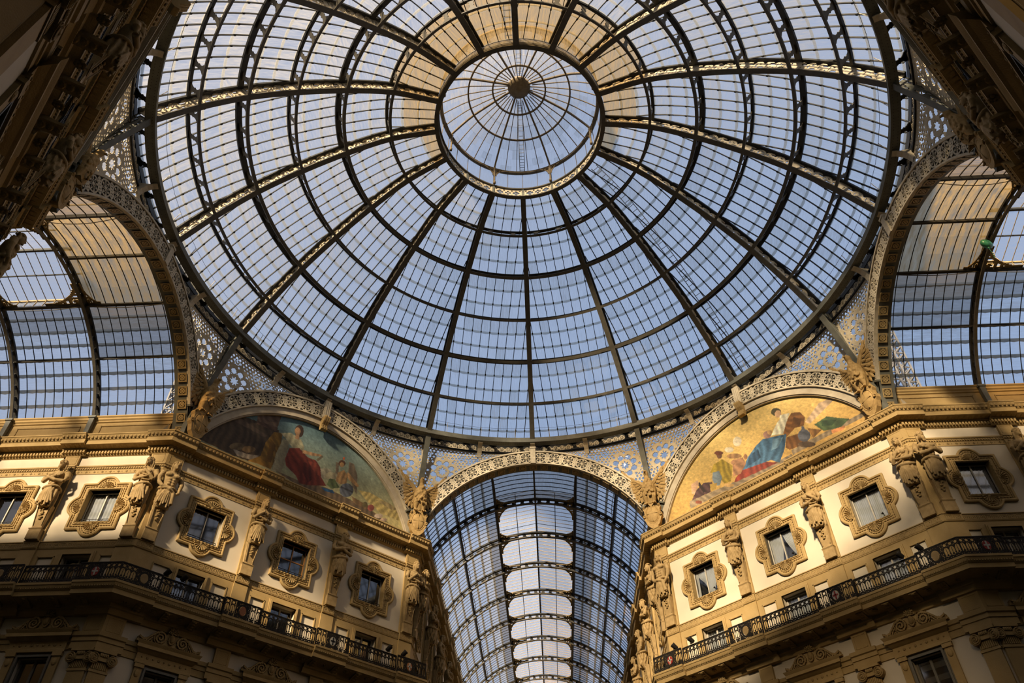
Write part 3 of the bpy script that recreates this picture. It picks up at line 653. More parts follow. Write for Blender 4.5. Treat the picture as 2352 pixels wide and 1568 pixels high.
for k in (0, -1, 1, -2, 2, 4, -3, 3):
    az = k * R(45)
    A = tag(empty('iron_arch', fl(az, AW, 0, ACZ), -az), ARCHLAB[k], 'arch', 'arches round the crossing')
    arch_of[k] = A
    put('band_plate', BANDM, A); put('outer_rim', RIMO, A); put('inner_rim', RIMI, A)
    for i in range(18):
        o = put('rosette_tile', TILE, A); th = -TH + (i + 0.5) * STEP
        o.rotation_euler = (0, th, 0)
    for sg in (-1, 1):       # plain grey piers that carry the arch, from the cornice to the band's foot
        mb = MB(); n = 5
        for i in range(n):
            z0 = 2.5 + (RO * cos(TH) - 2.5) * i / n; z1 = 2.5 + (RO * cos(TH) - 2.5) * (i + 1) / n
            x0 = sqrt(RI ** 2 - z0 ** 2); x1 = sqrt(RI ** 2 - z1 ** 2)
            mb.hexa([(sg * x0, -0.14, z0), (sg * 7.75, -0.14, z0), (sg * 7.75, 0.3, z0), (sg * x0, 0.3, z0), (sg * x1, -0.14, z1), (sg * 7.75, -0.14, z1), (sg * 7.75, 0.3, z1), (sg * x1, 0.3, z1)])
        c = arcp((RI + RO) / 2, sg * TH, 0.15); d = Vector((cos(TH), 0, -sg * sin(TH)))
        mb.bar(Vector(c) - Vector((sin(TH) * sg, 0, cos(TH))) * 0.52, Vector(c) + Vector((sin(TH) * sg, 0, cos(TH))) * 0.5, 0.24, 0.10)
        mb.obj('arch_pier', IRON2, A)
    if k % 2 == 0:
        mb = MB(); arc_band(mb, RI - 0.02, RI + 0.1, -0.62, 0.14, -R(71), R(71), 48); mb.obj('soffit', IRON2, A)
        nc = 27
        for i in range(nc):
            o = put('soffit_panel', COFFER, A); o.rotation_euler = (0, -R(70) + R(140) * (i + 0.5) / nc, 0)
        mb = MB(); mb.fbox(-0.17, 0.17, 0.15, 0.30, RI - 0.02, RO + 0.30); mb.fbox(-0.2, 0.2, 0.15, 0.34, RO + 0.22, RO + 0.34)
        mb.obj('crown_plate', FRET, A)
    else:
        mb = MB(); arc_band(mb, 7.50, RI, -0.02, 0.12, -R(72), R(72), 56); arc_band(mb, 7.44, 7.53, -0.08, 0.05, -R(72), R(72), 56)
        mb.obj('archivolt', ARCHSTONE, A)
        mb = MB(); mb.fbox(-0.22, 0.22, 0.10, 0.36, 8.0, RO + 0.42)
        for x in (-0.12, 0.0, 0.12): mb.fbox(x - 0.035, x + 0.035, 0.35, 0.40, 8.05, RO + 0.3)
        cn = mb.obj('crown_console', FRET, A)
        mb = MB()
        prof = [(0.10, 8.0), (0.62, 7.98), (0.64, 7.86), (0.52, 7.62), (0.36, 7.45), (0.34, 7.28), (0.46, 7.22), (0.44, 7.08), (0.26, 7.04), (0.10, 7.15)]
        mb.prism(prof, lambda a, b, d: (d, -a, b), -0.20, 0.20)
        for x in (-0.13, 0, 0.13): mb.prism([(p[0] + 0.03, p[1]) for p in prof], lambda a, b, d: (d, -a, b), x - 0.035, x + 0.035)
        mb.obj('corbel', OCHRE, cn)

# wave-scroll frieze under the ring beam
def wave(S, T, unit=0.4417):
    x = np.mod(S, unit) - unit * 0.5; y = T - 0.03
    rr = np.hypot(x, y); an = np.arctan2(y, -x) / (2 * pi)
    sp = (rr < 0.175) & (np.mod(rr / 0.088 - an, 1.0) < 0.58)
    tail = (np.abs(np.hypot(x - 0.02, y + 0.02) - 0.19) < 0.035) & (y < 0.05)
    return sp | tail | (T < -0.17) & (T > -0.24)
mb = MB(); arc_sweep(mb, 18.87, 31.90, 0, R(11.25), 8, (1, 0), (0, 1), 0.02, 0.33); arc_sweep(mb, 18.82, 31.54, 0, R(11.25), 8, (1, 0), (0, 1), 0.10, 0.05)
FB = mb.mesh('frieze_panel', DARKIRON)
LF = 18.9 * R(11.25)
mb = MB(); mb.raster(wave, 0.16, LF - 0.16, -0.26, 0.26, 0.03, lambda S, T, d: pol(18.83 - d, S / 18.9, 31.86 + T), 0.0, 0.03)
FW = mb.mesh('wave_scroll', FRET)
fr = tag(empty('wave_frieze', (0, 0, 31.2)), 'dark frieze with pale running wave scrolls circling under the dome ring', 'frieze')
for k in range(32):
    p = put('frieze_panel', FB, fr, (0, 0, -31.2), -k * R(11.25)); put('wave_scroll', FW, p)
# brackets that tie the ring to the arches
mb = MB()
bp = [(17.9, 31.72), (18.1, 31.66), (18.32, 31.5), (18.5, 31.25), (18.6, 30.95)]
mb.sweep([(0, *p) for p in bp], [(1, 0, 0)] * 5, [(0, 0.45, 0.89), (0, 0.55, 0.83), (0, 0.75, 0.66), (0, 0.9, 0.44), (0, 0.97, 0.25)], 0.15, 0.03)
mb.prism([(18.1, 31.8), (18.9, 31.8), (18.9, 31.2), (18.62, 30.98), (18.5, 31.25), (18.32, 31.5), (18.1, 31.66)], lambda a, b, d: (d, a, b), -0.02, 0.02)
BRK = mb.mesh('ring_bracket', FRET)
for i in range(32):
    if i % 4 != 2: put('ring_bracket', BRK, dome, (0, 0, DZ), -i * R(11.25))

# pierced lattice pendentives
def lattice(U, Z):
    cu, cz = 6.02, 29.75
    r = np.hypot(U - cu, Z - cz); a = np.arctan2(Z - cz, U - cu)
    hole = r < 0.24 + 0.055 * np.cos(8 * a)
    for i in range(8):
        b = i * pi / 4 + pi / 8
        hole |= np.hypot(U - cu - 0.62 * cos(b), (Z - cz - 0.62 * sin(b))) < 0.185
        b = i * pi / 4
        hole |= np.hypot(U - cu - 0.50 * cos(b), (Z - cz - 0.50 * sin(b))) < 0.05
        hole |= np.hypot(U - cu - 0.93 * cos(b), (Z - cz - 0.93 * sin(b))) < 0.085
    for (du, dz, rad) in ((-2.05, 0.78, 0.44), (-1.25, 1.1, 0.30), (-3.05, 1.05, 0.34), (0.55, -1.55, 0.36), (0.95, 1.15, 0.25), (0.2, 1.25, 0.25), (-1.35, -0.05, 0.28)):
        rr = np.hypot(U - cu - du, Z - cz - dz); aa = np.arctan2(Z - cz - dz, U - cu - du)
        hole |= (rr < rad) & (np.mod(rr / (rad * 0.52) - aa / (2 * pi), 1.0) > 0.45)
    far = r > 1.06
    sx = np.mod(U / 0.24 + 0.5 * np.mod(np.floor(Z / 0.21), 2), 1) - 0.5; sz = np.mod(Z / 0.21, 1) - 0.5
    hole |= far & (np.hypot(sx * 0.24, sz * 0.21) < 0.078)
    za = ACZ + np.sqrt(np.maximum(9.0 ** 2 - U ** 2, 0))
    inside = (Z > za - 0.03) & (U < 7.42) & (Z < 31.5)
    edge = (U > 7.30) | (Z > 31.4) | (Z < za + 0.07)
    return inside & (~hole | edge)
def pend(sg):
    def fn(U, Z, d):
        za = ACZ + sqrt(max(9.0 ** 2 - U * U, 0)); f = min(1, max(0, (Z - za) / max(31.5 - za, 0.05)))
        y = 18.12 * (1 - f) + sqrt(18.8 ** 2 - U * U) * f
        return (sg * U, y + d, Z)
    return fn
LAT = {}
for sg in (-1, 1):
    mb = MB(); mb.raster(lattice, 1.2, 7.45, 26.9, 31.52, 0.042, pend(sg), 0.05, 0.0); LAT[sg] = mb.mesh('lattice_panel', FRET)
    mb = MB(); mb.raster(lambda U, Z: (Z > ACZ + np.sqrt(np.maximum(81 - U ** 2, 0)) - 0.1), 1.2, 7.6, 26.9, 31.5, 0.4, pend(sg), 0.5, 0.5); LAT[sg, 'g'] = mb.mesh('backing_glass', PANE2)
foot_pts = [(18.0, 31.80), (18.45, 30.6), (18.95, 29.2), (19.35, 27.9), (19.55, 27.0)]
mbf = MB(); mbf.sweep([(0, *p) for p in foot_pts], [(1, 0, 0)] * 5, [(0, 0.93, 0.37)] * 5, 0.17, 0.03)
FOOT = mbf.mesh('rib_foot', IRON2)
mbf = MB()
def foot_fn(S, T, d):
    t = S * 4; i = min(3, int(t)); t -= i; a = foot_pts[i]; b = foot_pts[i + 1]
    return (d, a[0] + (b[0] - a[0]) * t + T * 0.93, a[1] + (b[1] - a[1]) * t + T * 0.37)
mbf.raster(lambda S, T: scroll(S * 4.9, (T - 0.36) * 0.9, 0.7), 0, 1, 0.03, 0.70, 0.05 / 1.0, foot_fn, -0.02, 0.02)
FOOTW = mbf.mesh('foot_fretwork', IRON2)
CORN = {-1: 'pierced star lattice pendentive left of the far arch', 1: 'pierced star lattice pendentive right of the far arch',
        -2: 'pierced star lattice pendentive between left-hand arch and red-robe lunette', 2: 'pierced star lattice pendentive between right-hand arch and blue-skirt lunette',
        -4: 'pierced star lattice pendentive at the viewer side, left', 4: 'pierced star lattice pendentive at the viewer side, right',
        -3: 'pierced star lattice pendentive above the upper-left near cornice', 3: 'pierced star lattice pendentive above the upper-right near cornice'}
EAG = {-1: 'stone eagle with spread wings on a cross shield, left foot of the far arch', 1: 'stone eagle with spread wings on a cross shield, right foot of the far arch',
       -2: 'stone eagle turning its head right, beside the left-hand arch on a cross shield', 2: 'stone eagle turning its head left, beside the right-hand arch on a cross shield',
       -3: 'stone eagle half hidden behind the upper-left near cornice', 3: 'stone eagle half hidden behind the upper-right near cornice'}
# eagle
b = MB()
secs = [(1.72, -0.02, 0.20, 0.20), (2.05, -0.02, 0.34, 0.30), (2.45, -0.08, 0.43, 0.36), (2.85, -0.14, 0.45, 0.36), (3.2, -0.18, 0.36, 0.30), (3.46, -0.22, 0.19, 0.19), (3.66, -0.26, 0.135, 0.15), (3.80, -0.31, 0.15, 0.18), (3.93, -0.33, 0.155, 0.19), (4.04, -0.34, 0.08, 0.11)]
b.loft([[(rx * cos(t) * (1 + 0.04 * sin(7 * t + z * 9)), cy + ry * sin(t), z) for t in [2 * pi * i / 18 for i in range(18)]] for z, cy, rx, ry in secs])
b.tube([(0, -0.42, 3.94), (0, -0.58, 3.90), (0, -0.68, 3.78)], [0.085, 0.06, 0.012], 8)
for sg in (-1, 1):
    b.tube([(sg * 0.2, -0.12, 2.5), (sg * 0.25, -0.24, 2.15), (sg * 0.25, -0.18, 1.85), (sg * 0.24, -0.22, 1.68)], [0.20, 0.19, 0.10, 0.07], 10)
    for q in (-0.12, 0, 0.12): b.tube([(sg * 0.24, -0.22, 1.72), (sg * 0.24 + q, -0.40, 1.66), (sg * 0.24 + q * 1.3, -0.46, 1.56)], [0.055, 0.05, 0.015], 6)
    b.blob((sg * 0.09, -0.46, 4.0), 0.03, 0.03, 0.03)
for q in (-0.26, -0.09, 0.09, 0.26): b.tube([(q * 0.6, 0.12, 2.1), (q, 0.2, 1.75), (q * 1.3, 0.24, 1.45)], [0.11, 0.11, 0.04], 6)
for i in range(46):
    t = random.uniform(-2.6, -0.5); z = random.uniform(2.1, 3.4); k = 0.44 - 0.22 * max(0, (z - 2.9)) / 0.6
    b.blob((k * cos(t), -0.13 + 0.36 * sin(t), z), 0.07, 0.06, 0.10, 6, 4)
EBODY = fuse(b, 0.026, 'body', EAGLE)
def feather(mb, p, ang, L, w, y0, y1, sg):
    d = Vector((sg * cos(ang), 0, sin(ang))); s_ = Vector((-sin(ang) * sg, 0, cos(ang)))
    out = [(0, 0.45), (0.25, 0.9), (0.6, 1.0), (0.85, 0.75), (1.0, 0.12)]
    rings = []
    for t, f in out:
        c = Vector((sg * p[0], y0 + (y1 - y0) * t, p[1])) + d * (L * t)
        rings.append([c - s_ * w * f, c + Vector((0, -0.035, 0)), c + s_ * w * f, c + Vector((0, 0.03, 0))])
    mb.loft(rings)
def wing(sg, lift):
    mb = MB()
    for i in range(13):                                     # flight feathers
        t = i / 12; p = (0.32 + 0.70 * t ** 0.9, 2.75 + (0.85 + lift) * t)
        feather(mb, p, R(-82 + 142 * t), 0.72 + 0.62 * t, 0.115, 0.10, 0.22 - 0.25 * t, sg)
    for i in range(9):                                      # coverts
        t = i / 8; p = (0.28 + 0.66 * t, 2.85 + (0.82 + lift) * t)
        feather(mb, p, R(-72 + 128 * t), 0.50 + 0.25 * t, 0.10, 0.03, 0.08, sg)
    for i in range(7):
        t = i / 6; p = (0.25 + 0.6 * t, 2.98 + (0.75 + lift) * t)
        feather(mb, p, R(-60 + 112 * t), 0.30 + 0.12 * t, 0.085, -0.05, 0.0, sg)
    mb.tube([(sg * 0.2, -0.02, 3.05), (sg * 0.45, -0.02, 3.35 + 0.3 * lift), (sg * 0.8, 0.0, 3.65 + 0.8 * lift), (sg * 1.0, 0.02, 3.82 + lift)], [0.17, 0.15, 0.11, 0.05], 8)
    return mb.mesh('wing', EAGLE)
WINGS = [(wing(-1, 0.28), wing(1, 0.02)), (wing(-1, 0.02), wing(1, 0.28))]
b = MB()
half = [(0, 0.0), (0.16, 0.03), (0.40, 0.30), (0.50, 0.62), (0.60, 0.78), (0.60, 0.98), (0.48, 1.02), (0.50, 1.28), (0.58, 1.42), (0.50, 1.58), (0.34, 1.60), (0.26, 1.74), (0, 1.78)]
poly = half + [(-x, z) for x, z in half[-2:0:-1]]
b.prism(poly, lambda a, z, d: (a, d, z), 0.10, -0.18)
SHIELD = b.mesh('shield', EAGLE)
b = MB(); b.blob((0, -0.16, 0.96), 0.40, 0.13, 0.58, 24, 10)
for sg in (-1, 1):
    b.tube([(sg * 0.52 + 0.07 * cos(t) * sg, -0.16 - 0.01 * i, 0.88 + 0.09 * sin(t)) for i, t in enumerate([k * 0.7 for k in range(9)])], 0.045, 6)
    b.tube([(sg * 0.44, -0.17, 1.46), (sg * 0.54, -0.2, 1.5), (sg * 0.5, -0.2, 1.58), (sg * 0.42, -0.19, 1.55)], 0.05, 6)
b.tube([(0.42 * cos(t), -0.17, 0.96 + 0.61 * sin(t)) for t in [2 * pi * i / 24 for i in range(24)]], 0.035, 6, True)
OVAL = b.mesh('oval_boss', EAGLE, True)
b = MB(); b.fbox(-0.010, 0.010, 0.24, 0.297, 0.46, 1.46); b.fbox(-0.33, 0.33, 0.22, 0.294, 0.952, 0.972)
CROSS = b.mesh('cross', CARVED)
for k in (-1, 1, -2, 2, -3, 3, -4, 4):
    az = k * R(45) - (1 if k > 0 else -1) * R(22.5)
    P = tag(empty('pendentive', (0, 0, 26.9)), CORN[k], 'lattice', 'pierced pendentives under the dome')
    for wall in (az - R(22.5), az + R(22.5)):
        sg = 1 if az > wall else -1
        o = put('lattice_panel', LAT[sg], P, (0, 0, -26.9), -wall); put('backing_glass', LAT[sg, 'g'], o)
    o = put('rib_foot', FOOT, P, (0, 0, -26.9), -az); put('foot_fretwork', FOOTW, o)
    mb = MB(); mb.box(-0.42, 0.42, 19.25, 19.6, 24.7, 27.2); mb.box(-0.5, 0.5, 19.2, 19.6, 26.95, 27.15)
    o = mb.obj('corner_pier', IRON2, P, loc=(0, 0, -26.9), rz=-az)
    if abs(k) == 4: continue
    E_ = tag(empty('eagle_statue', pol(19.0 if abs(k) < 3 else 19.35, az, 24.66), -az), EAG[k], 'statue', 'eagles over the corners of the crossing')
    put('body', EBODY, E_); w = WINGS[0 if k < 0 else 1]
    put('wing', w[0], E_); put('wing', w[1], E_)
    s_ = put('shield', SHIELD, E_); put('oval_boss', OVAL, s_); put('cross', CROSS, s_)

# ================================================================ glass barrel vaults of the three gallery arms
LAPDARK = pane_material('sooty_glass_edge', (0.30, 0.30, 0.28), (0.25, 0.21, 0.14), 0.5, 0.8, scale=6)
RG, RC, VZ = 8.74, 8.32, 22.2
T0, T1, T2 = R(60.6), R(38.9), R(19.2)
BAY0, BAY = 23.4, 4.55
def vp(r, th, y):
    return (r * sin(th), y, VZ + r * cos(th))
def ring_bar(mb, r, t0, t1, n, y, wy, hr):
    ts = [t0 + (t1 - t0) * i / n for i in range(n + 1)]
    mb.sweep([vp(r, t, y) for t in ts], [(0, 1, 0)] * (n + 1), [(sin(t), 0, cos(t)) for t in ts], wy, hr)
mb = MB(); ring_bar(mb, RC, -T0 - 0.01, T0 + 0.01, 48, 0, 0.085, 0.035); CH_I = mb.mesh('truss', IRON)
mb = MB(); ring_bar(mb, RG - 0.06, -T0 - 0.01, T0 + 0.01, 48, 0, 0.10, 0.06); CH_O = mb.mesh('outer_chord', DARKIRON)
mb = MB()
for i in range(30):
    t = -T0 + 2 * T0 * i / 29
    pl = [(RC, 0.020), (RC + 0.10, 0.020), (RC + 0.15, 0.010), (RC + 0.21, 0.016), (RC + 0.27, 0.010), (RC + 0.32, 0.020), (RG, 0.020)]
    poly = [(r, t - w) for r, w in pl] + [(r, t + w) for r, w in pl[::-1]]
    mb.prism(poly, lambda r, th, d: vp(r, th, d), -0.02, 0.02)
GUS = mb.mesh('truss_gussets', DARKIRON)
mb = MB()
for sg in (-1, 1):
    x = sg * RC * sin(T0); z = VZ + RC * cos(T0)
    mb.hexa([(x - 0.09, -0.11, 24.75), (x + 0.09, -0.11, 24.75), (x + 0.09, 0.11, 24.75), (x - 0.09, 0.11, 24.75), (x - 0.12, -0.14, z), (x + 0.12, -0.14, z), (x + 0.12, 0.14, z), (x - 0.12, 0.14, z)])
    mb.box(x - 0.17, x + 0.17, -0.2, 0.2, z - 0.06, z + 0.06)
TFOOT = mb.mesh('truss_foot', IRON2)
def spandrel_mesh():
    mb = MB()
    f = lambda U, Z: (np.hypot(U - 1.0, Z - 1.0) > 0.9) & ((np.hypot(U - 1, Z - 1) < 0.98) | (U < 0.07) | (Z < 0.07) | (np.mod(np.hypot(U - 0.15, Z - 0.15) * 7, 1) < 0.55))
    for sx in (-1, 1):
        for sy in (-1, 1):
            mb.raster(f, 0, 1, 0, 1, 0.04, lambda U, Z, d: (sx * (2.80 - U * 1.35), sy * (0.10 + Z * (2.1 if sy > 0 else 0.7)), VZ + 8.24 + 0.15 * U + d), -0.02, 0.02)
    return mb.mesh('spandrel_bracket', GILT)
SPAN = spandrel_mesh()
VLAB = {0: 'long glass barrel vault with raised skylight over the far gallery', -1: 'glass barrel vault over the left-hand gallery', 1: 'glass barrel vault over the right-hand gallery', 2: 'dark light-blocking glass barrel vault over the near gallery above the viewer'}
prnd = random.Random(11)
for arm, az, nb in ((0, 0.0, 9), (-1, -R(90), 3), (1, R(90), 3), (2, pi, 9)):
    V = tag(empty('barrel_vault', fl(az, 18.9, 0, 26.4), -az), VLAB[arm], 'vault', 'glass vaults of the galleries')
    OFF = Vector((0, -18.9, -26.4))
    north = 0 if arm == 0 else (1 if arm == -1 else -1)
    ys = [18.85] + [BAY0 + BAY * i for i in range(nb)]
    end = ys[-1]
    for y in ys[1:]:
        t = put('truss', CH_I, V, OFF + Vector((0, y, 0)))
        put('outer_chord', CH_O, t); stuff(put('truss_gussets', GUS, t)); put('truss_foot', TFOOT, t)
        if arm < 2: stuff(put('spandrel_brackets', SPAN, t))
    # purlins running along the arm, the trussed ones with a bowed tie below
    for th, r in ((-T1, RG), (T1, RG), (-T2, RG), (T2, RG), (0, RG)):
        for i in range(len(ys) - 1):
            if th == 0 and i > 0: continue
            ya, yb = ys[i], ys[i + 1]; mb = MB()
            mb.bar(vp(r - 0.06, th, ya), vp(r - 0.06, th, yb), 0.14 if th else 0.12, 0.16, (sin(th), 0, cos(th)))
            p = mb.obj('purlin', DARKIRON, V, loc=OFF)
            if th:
                mb = MB(); bow = [vp(r - 0.16 - 0.34 * sin(pi * q / 8), th, ya + (yb - ya) * q / 8) for q in range(9)]
                mb.tube(bow, 0.022, 5); mb.obj('tie_rod', IRON, p)
    for th in (-T0, T0):
        mb = MB(); mb.bar(vp(RG, th, ys[0]), vp(RG, th, end), 0.16, 0.10, (sin(th), 0, cos(th))); mb.obj('sill_rail', IRON2, V, loc=OFF)
    panes = []
    bar_l = {}
    for i in range(len(ys) - 1):
        ya, yb = ys[i], ys[i + 1]; n = int(round((yb - ya) / 0.51)); dy = (yb - ya) / n
        for sg in (-1, 1):
            key = 'side', sg
            if key not in bar_l:
                mb = MB(); ring_bar(mb, RG + 0.02, sg * T0, sg * T2, 14, 0, 0.013, 0.024); bar_l[key] = mb.mesh('glazing_bar', DARKIRON)
            for q in range(1, n):
                put('glazing_bar', bar_l[key], V, OFF + Vector((0, ya + q * dy, 0)))
            rws = [T0 + (T1 - T0) * j / 4 for j in range(5)] + [T1 + (T2 - T1) * j / 4 for j in range(1, 5)]
            for q in range(n):
                for j in range(8):
                    a, b = rws[j], rws[j + 1]; a2 = a + 0.009 if j else a
                    y0_, y1_ = ya + q * dy, ya + (q + 1) * dy
                    pts = [vp(RG + 0.07, sg * a2, y0_), vp(RG + 0.075, sg * (a2 + 0.004), (y0_ + y1_) / 2), vp(RG + 0.07, sg * a2, y1_), vp(RG + 0.065, sg * (a2 - 0.019), y1_), vp(RG + 0.03, sg * b, y1_), vp(RG + 0.03, sg * b, y0_), vp(RG + 0.065, sg * (a2 - 0.019), y0_)]
                    rr = prnd.random(); mt = PANE if rr < 0.85 else PANE2
                    if arm == 2: mt = LIGHTSTOP
                    elif i == 0 and arm: mt = {7: BROWN, 6: BROWN, 5: SOOT, 4: SOOT, 3: PANE2}.get(j, PANE)
                    elif i == 0: mt = {7: SOOT, 6: SOOT}.get(j, PANE if sg > 0 else PANE2)
                    elif arm: mt = {7: SOOT, 6: SOOT, 5: PANE2}.get(j, PANE)
                    elif j == 7 or (j == 6 and sg > 0): mt = SOOT
                    elif j == 6: mt = PANE2
                    panes.append((pts, mt))
        if i == 0 or arm == 2:   # closed crown over the first bay
            if 'c' not in bar_l:
                mb = MB(); ring_bar(mb, RG + 0.02, -T2, T2, 10, 0, 0.013, 0.024); bar_l['c'] = mb.mesh('glazing_bar', DARKIRON)
            for q in range(1, n): put('glazing_bar', bar_l['c'], V, OFF + Vector((0, ya + q * dy, 0)))
            for q in range(n):
                for j in range(6):
                    a = -T2 + 2 * T2 * j / 6; b = a + 2 * T2 / 6
                    pts = [vp(RG + 0.05, a, ya + q * dy), vp(RG + 0.05, a, ya + (q + 1) * dy), vp(RG + 0.05, b, ya + (q + 1) * dy), vp(RG + 0.05, b, ya + q * dy)]
                    rr = prnd.random(); panes.append((pts, SOOT if arm == 0 else (LIGHTSTOP if arm == 2 else AMBER2)))
        elif arm < 2:       # raised skylight with glazed cheeks and a ridge
            xb = RG * sin(T2); zb = VZ + RG * cos(T2); zt = zb + 0.62; zr = zb + 1.25
            for q in range(n):
                y0_, y1_ = ya + q * dy, ya + (q + 1) * dy
                for sg in (-1, 1):
                    panes.append(([(sg * xb, y0_, zb), (sg * xb, y1_, zb), (sg * (xb + 0.12), y1_, zt), (sg * (xb + 0.12), y0_, zt)], OPAL))
                    for j in range(2):
                        xa_, xc_ = xb + 0.12 - (xb + 0.12) * j / 2, xb + 0.12 - (xb + 0.12) * (j + 1) / 2
                        za_, zc_ = zt + (zr - zt) * j / 2, zt + (zr - zt) * (j + 1) / 2
                        panes.append(([(sg * xa_, y0_, za_), (sg * xa_, y1_, za_), (sg * xc_, y1_, zc_), (sg * xc_, y0_, zc_)], PANE if arm else FROST))
            if 'r' not in bar_l:
                mb = MB()
                for sg in (-1, 1):
                    mb.bar((sg * (xb + 0.1), 0, zt), (0, 0, zr), 0.024, 0.035)
                    mb.bar((sg * xb, 0, zb), (sg * (xb + 0.1), 0, zt), 0.025, 0.05, (1, 0, 0))
                bar_l['r'] = mb.mesh('skylight_bar', GILT)
            for q in range(n + 1): put('skylight_bar', bar_l['r'], V, OFF + Vector((0, ya + q * dy, 0)))
            mb = MB(); mb.bar((0, ya, zr - 0.05), (0, yb, zr - 0.05), 0.12, 0.16)
            mb.obj('ridge_bar', DARKIRON, V, loc=OFF)
            for sg in (-1, 1):
                mb = MB(); mb.bar((sg * xb * 0.5, ya, (zt + zr) / 2 - 0.02), (sg * xb * 0.5, yb, (zt + zr) / 2 - 0.02), 0.05, 0.07); mb.obj('skylight_purlin', DARKIRON, V, loc=OFF)
                mb = MB(); mb.bar((sg * (xb + 0.1), ya, zt), (sg * (xb + 0.1), yb, zt), 0.09, 0.1); mb.obj('skylight_curb', GILT, V, loc=OFF)
    ca, sa = cos(-az), sin(-az)
    ranked = []
    for pts, mt in panes:
        wp = [(p[0] * ca - p[1] * sa, p[0] * sa + p[1] * ca, p[2]) for p in pts]
        ranked.append((seen_area(wp), pts, mt))
    ranked.sort(key=lambda t: -t[0])
    rest = MB(); MATS = [PANE, PANE2, AMBER2, BROWN, OPAL, SOOT, FROST, LAPDARK, LIGHTSTOP]
    for i, (ar, pts, mt) in enumerate(ranked):
        fl_ = [(3, 4, 5, 6), (0, 1, 2, 3, 6)] if len(pts) == 7 else [tuple(range(len(pts)))]
        if i < 300 and ar > 0:
            mbp = MB(); mbp.add(pts, fl_); mbp.mi = [0, 1][:len(fl_)]; mbp.obj('pane', [mt, LAPDARK], V, loc=OFF)
        else:
            for f_, mm in zip(fl_, (MATS.index(mt), 7)): rest.cur = mm; rest.add(pts, [f_])
    stuff(rest.obj('smaller_panes', MATS, V, loc=OFF))

# ================================================================ facades
Z_KEY0, Z_KEY1, Z_STR0, Z_STR1, Z_COR, Z_TOP, Z_BAL, Z_WIN = 18.41, 18.83, 22.63, 23.10, 23.72, 24.68, 16.20, 20.72
def extr(mb, prof, uL, uR, mL=0.0, mR=0.0, dv=0.0):
    n = len(prof)
    vs = [fv(uL - mL * (v + dv), v + dv, z) for v, z in prof] + [fv(uR + mR * (v + dv), v + dv, z) for v, z in prof]
    fs = [(i, i + 1, n + i + 1, n + i) for i in range(n - 1)] + [tuple(range(n)), tuple(range(n, 2 * n))[::-1]]
    mb.add(vs, fs)
def plate(mb, u0, u1, z0, z1, holes, vf, vb):
    """slab with rectangular openings: front face, reveals and outer edges"""
    us = sorted({u0, u1, *[h[0] for h in holes], *[h[1] for h in holes]}); us = [u for u in us if u0 <= u <= u1]
    zs = sorted({z0, z1, *[h[2] for h in holes], *[h[3] for h in holes]}); zs = [z for z in zs if z0 <= z <= z1]
    for i in range(len(us) - 1):
        for j in range(len(zs) - 1):
            cu = (us[i] + us[i + 1]) / 2; cz = (zs[j] + zs[j + 1]) / 2
            if any(h[0] < cu < h[1] and h[2] < cz < h[3] for h in holes): continue
            mb.add([fv(us[i], vf, zs[j]), fv(us[i + 1], vf, zs[j]), fv(us[i + 1], vf, zs[j + 1]), fv(us[i], vf, zs[j + 1])], [(0, 1, 2, 3)])
    for a, b, c, d in list(holes) + [(u0, u1, z0, z1)]:
        P = [(a, c), (b, c), (b, d), (a, d)]
        for i in range(4):
            p, q = P[i], P[(i + 1) % 4]
            mb.add([fv(p[0], vf, p[1]), fv(q[0], vf, q[1]), fv(q[0], vb, q[1]), fv(p[0], vb, p[1])], [(0, 1, 2, 3)])
CORNICE = [(0, 23.70), (0.04, 23.73), (0.09, 23.78), (0.09, 23.97), (0.19, 24.00), (0.20, 24.07), (0.50, 24.12), (0.56, 24.13), (0.56, 24.36), (0.60, 24.39), (0.62, 24.44), (0.70, 24.60), (0.73, 24.62), (0.73, 24.68), (0, 24.72)]
STRING = [(0, 22.63), (0.03, 22.63), (0.03, 22.86), (0.06, 22.88), (0.06, 23.0), (0.11, 23.03), (0.11, 23.10), (0, 23.12)]
KEYB = [(0, 18.41), (0.06, 18.41), (0.09, 18.44), (0.05, 18.46), (0.05, 18.79), (0.09, 18.80), (0.09, 18.84), (0, 18.86)]
SLAB = [(0, 15.12), (0.08, 15.15), (0.16, 15.36), (0.24, 15.40), (0.26, 15.56), (0.92, 15.66), (0.97, 15.66), (0.97, 15.86), (1.00, 15.88), (1.06, 15.98), (1.09, 16.08), (1.12, 16.10), (1.12, 16.20), (0, 16.22)]
ENTAB = [(0, 13.66), (0.05, 13.68), (0.05, 13.95), (0.09, 13.97), (0.09, 14.14), (0.15, 14.18), (0.17, 14.34), (0, 14.36)]
PV = 0.14                    # how far the piers stand out
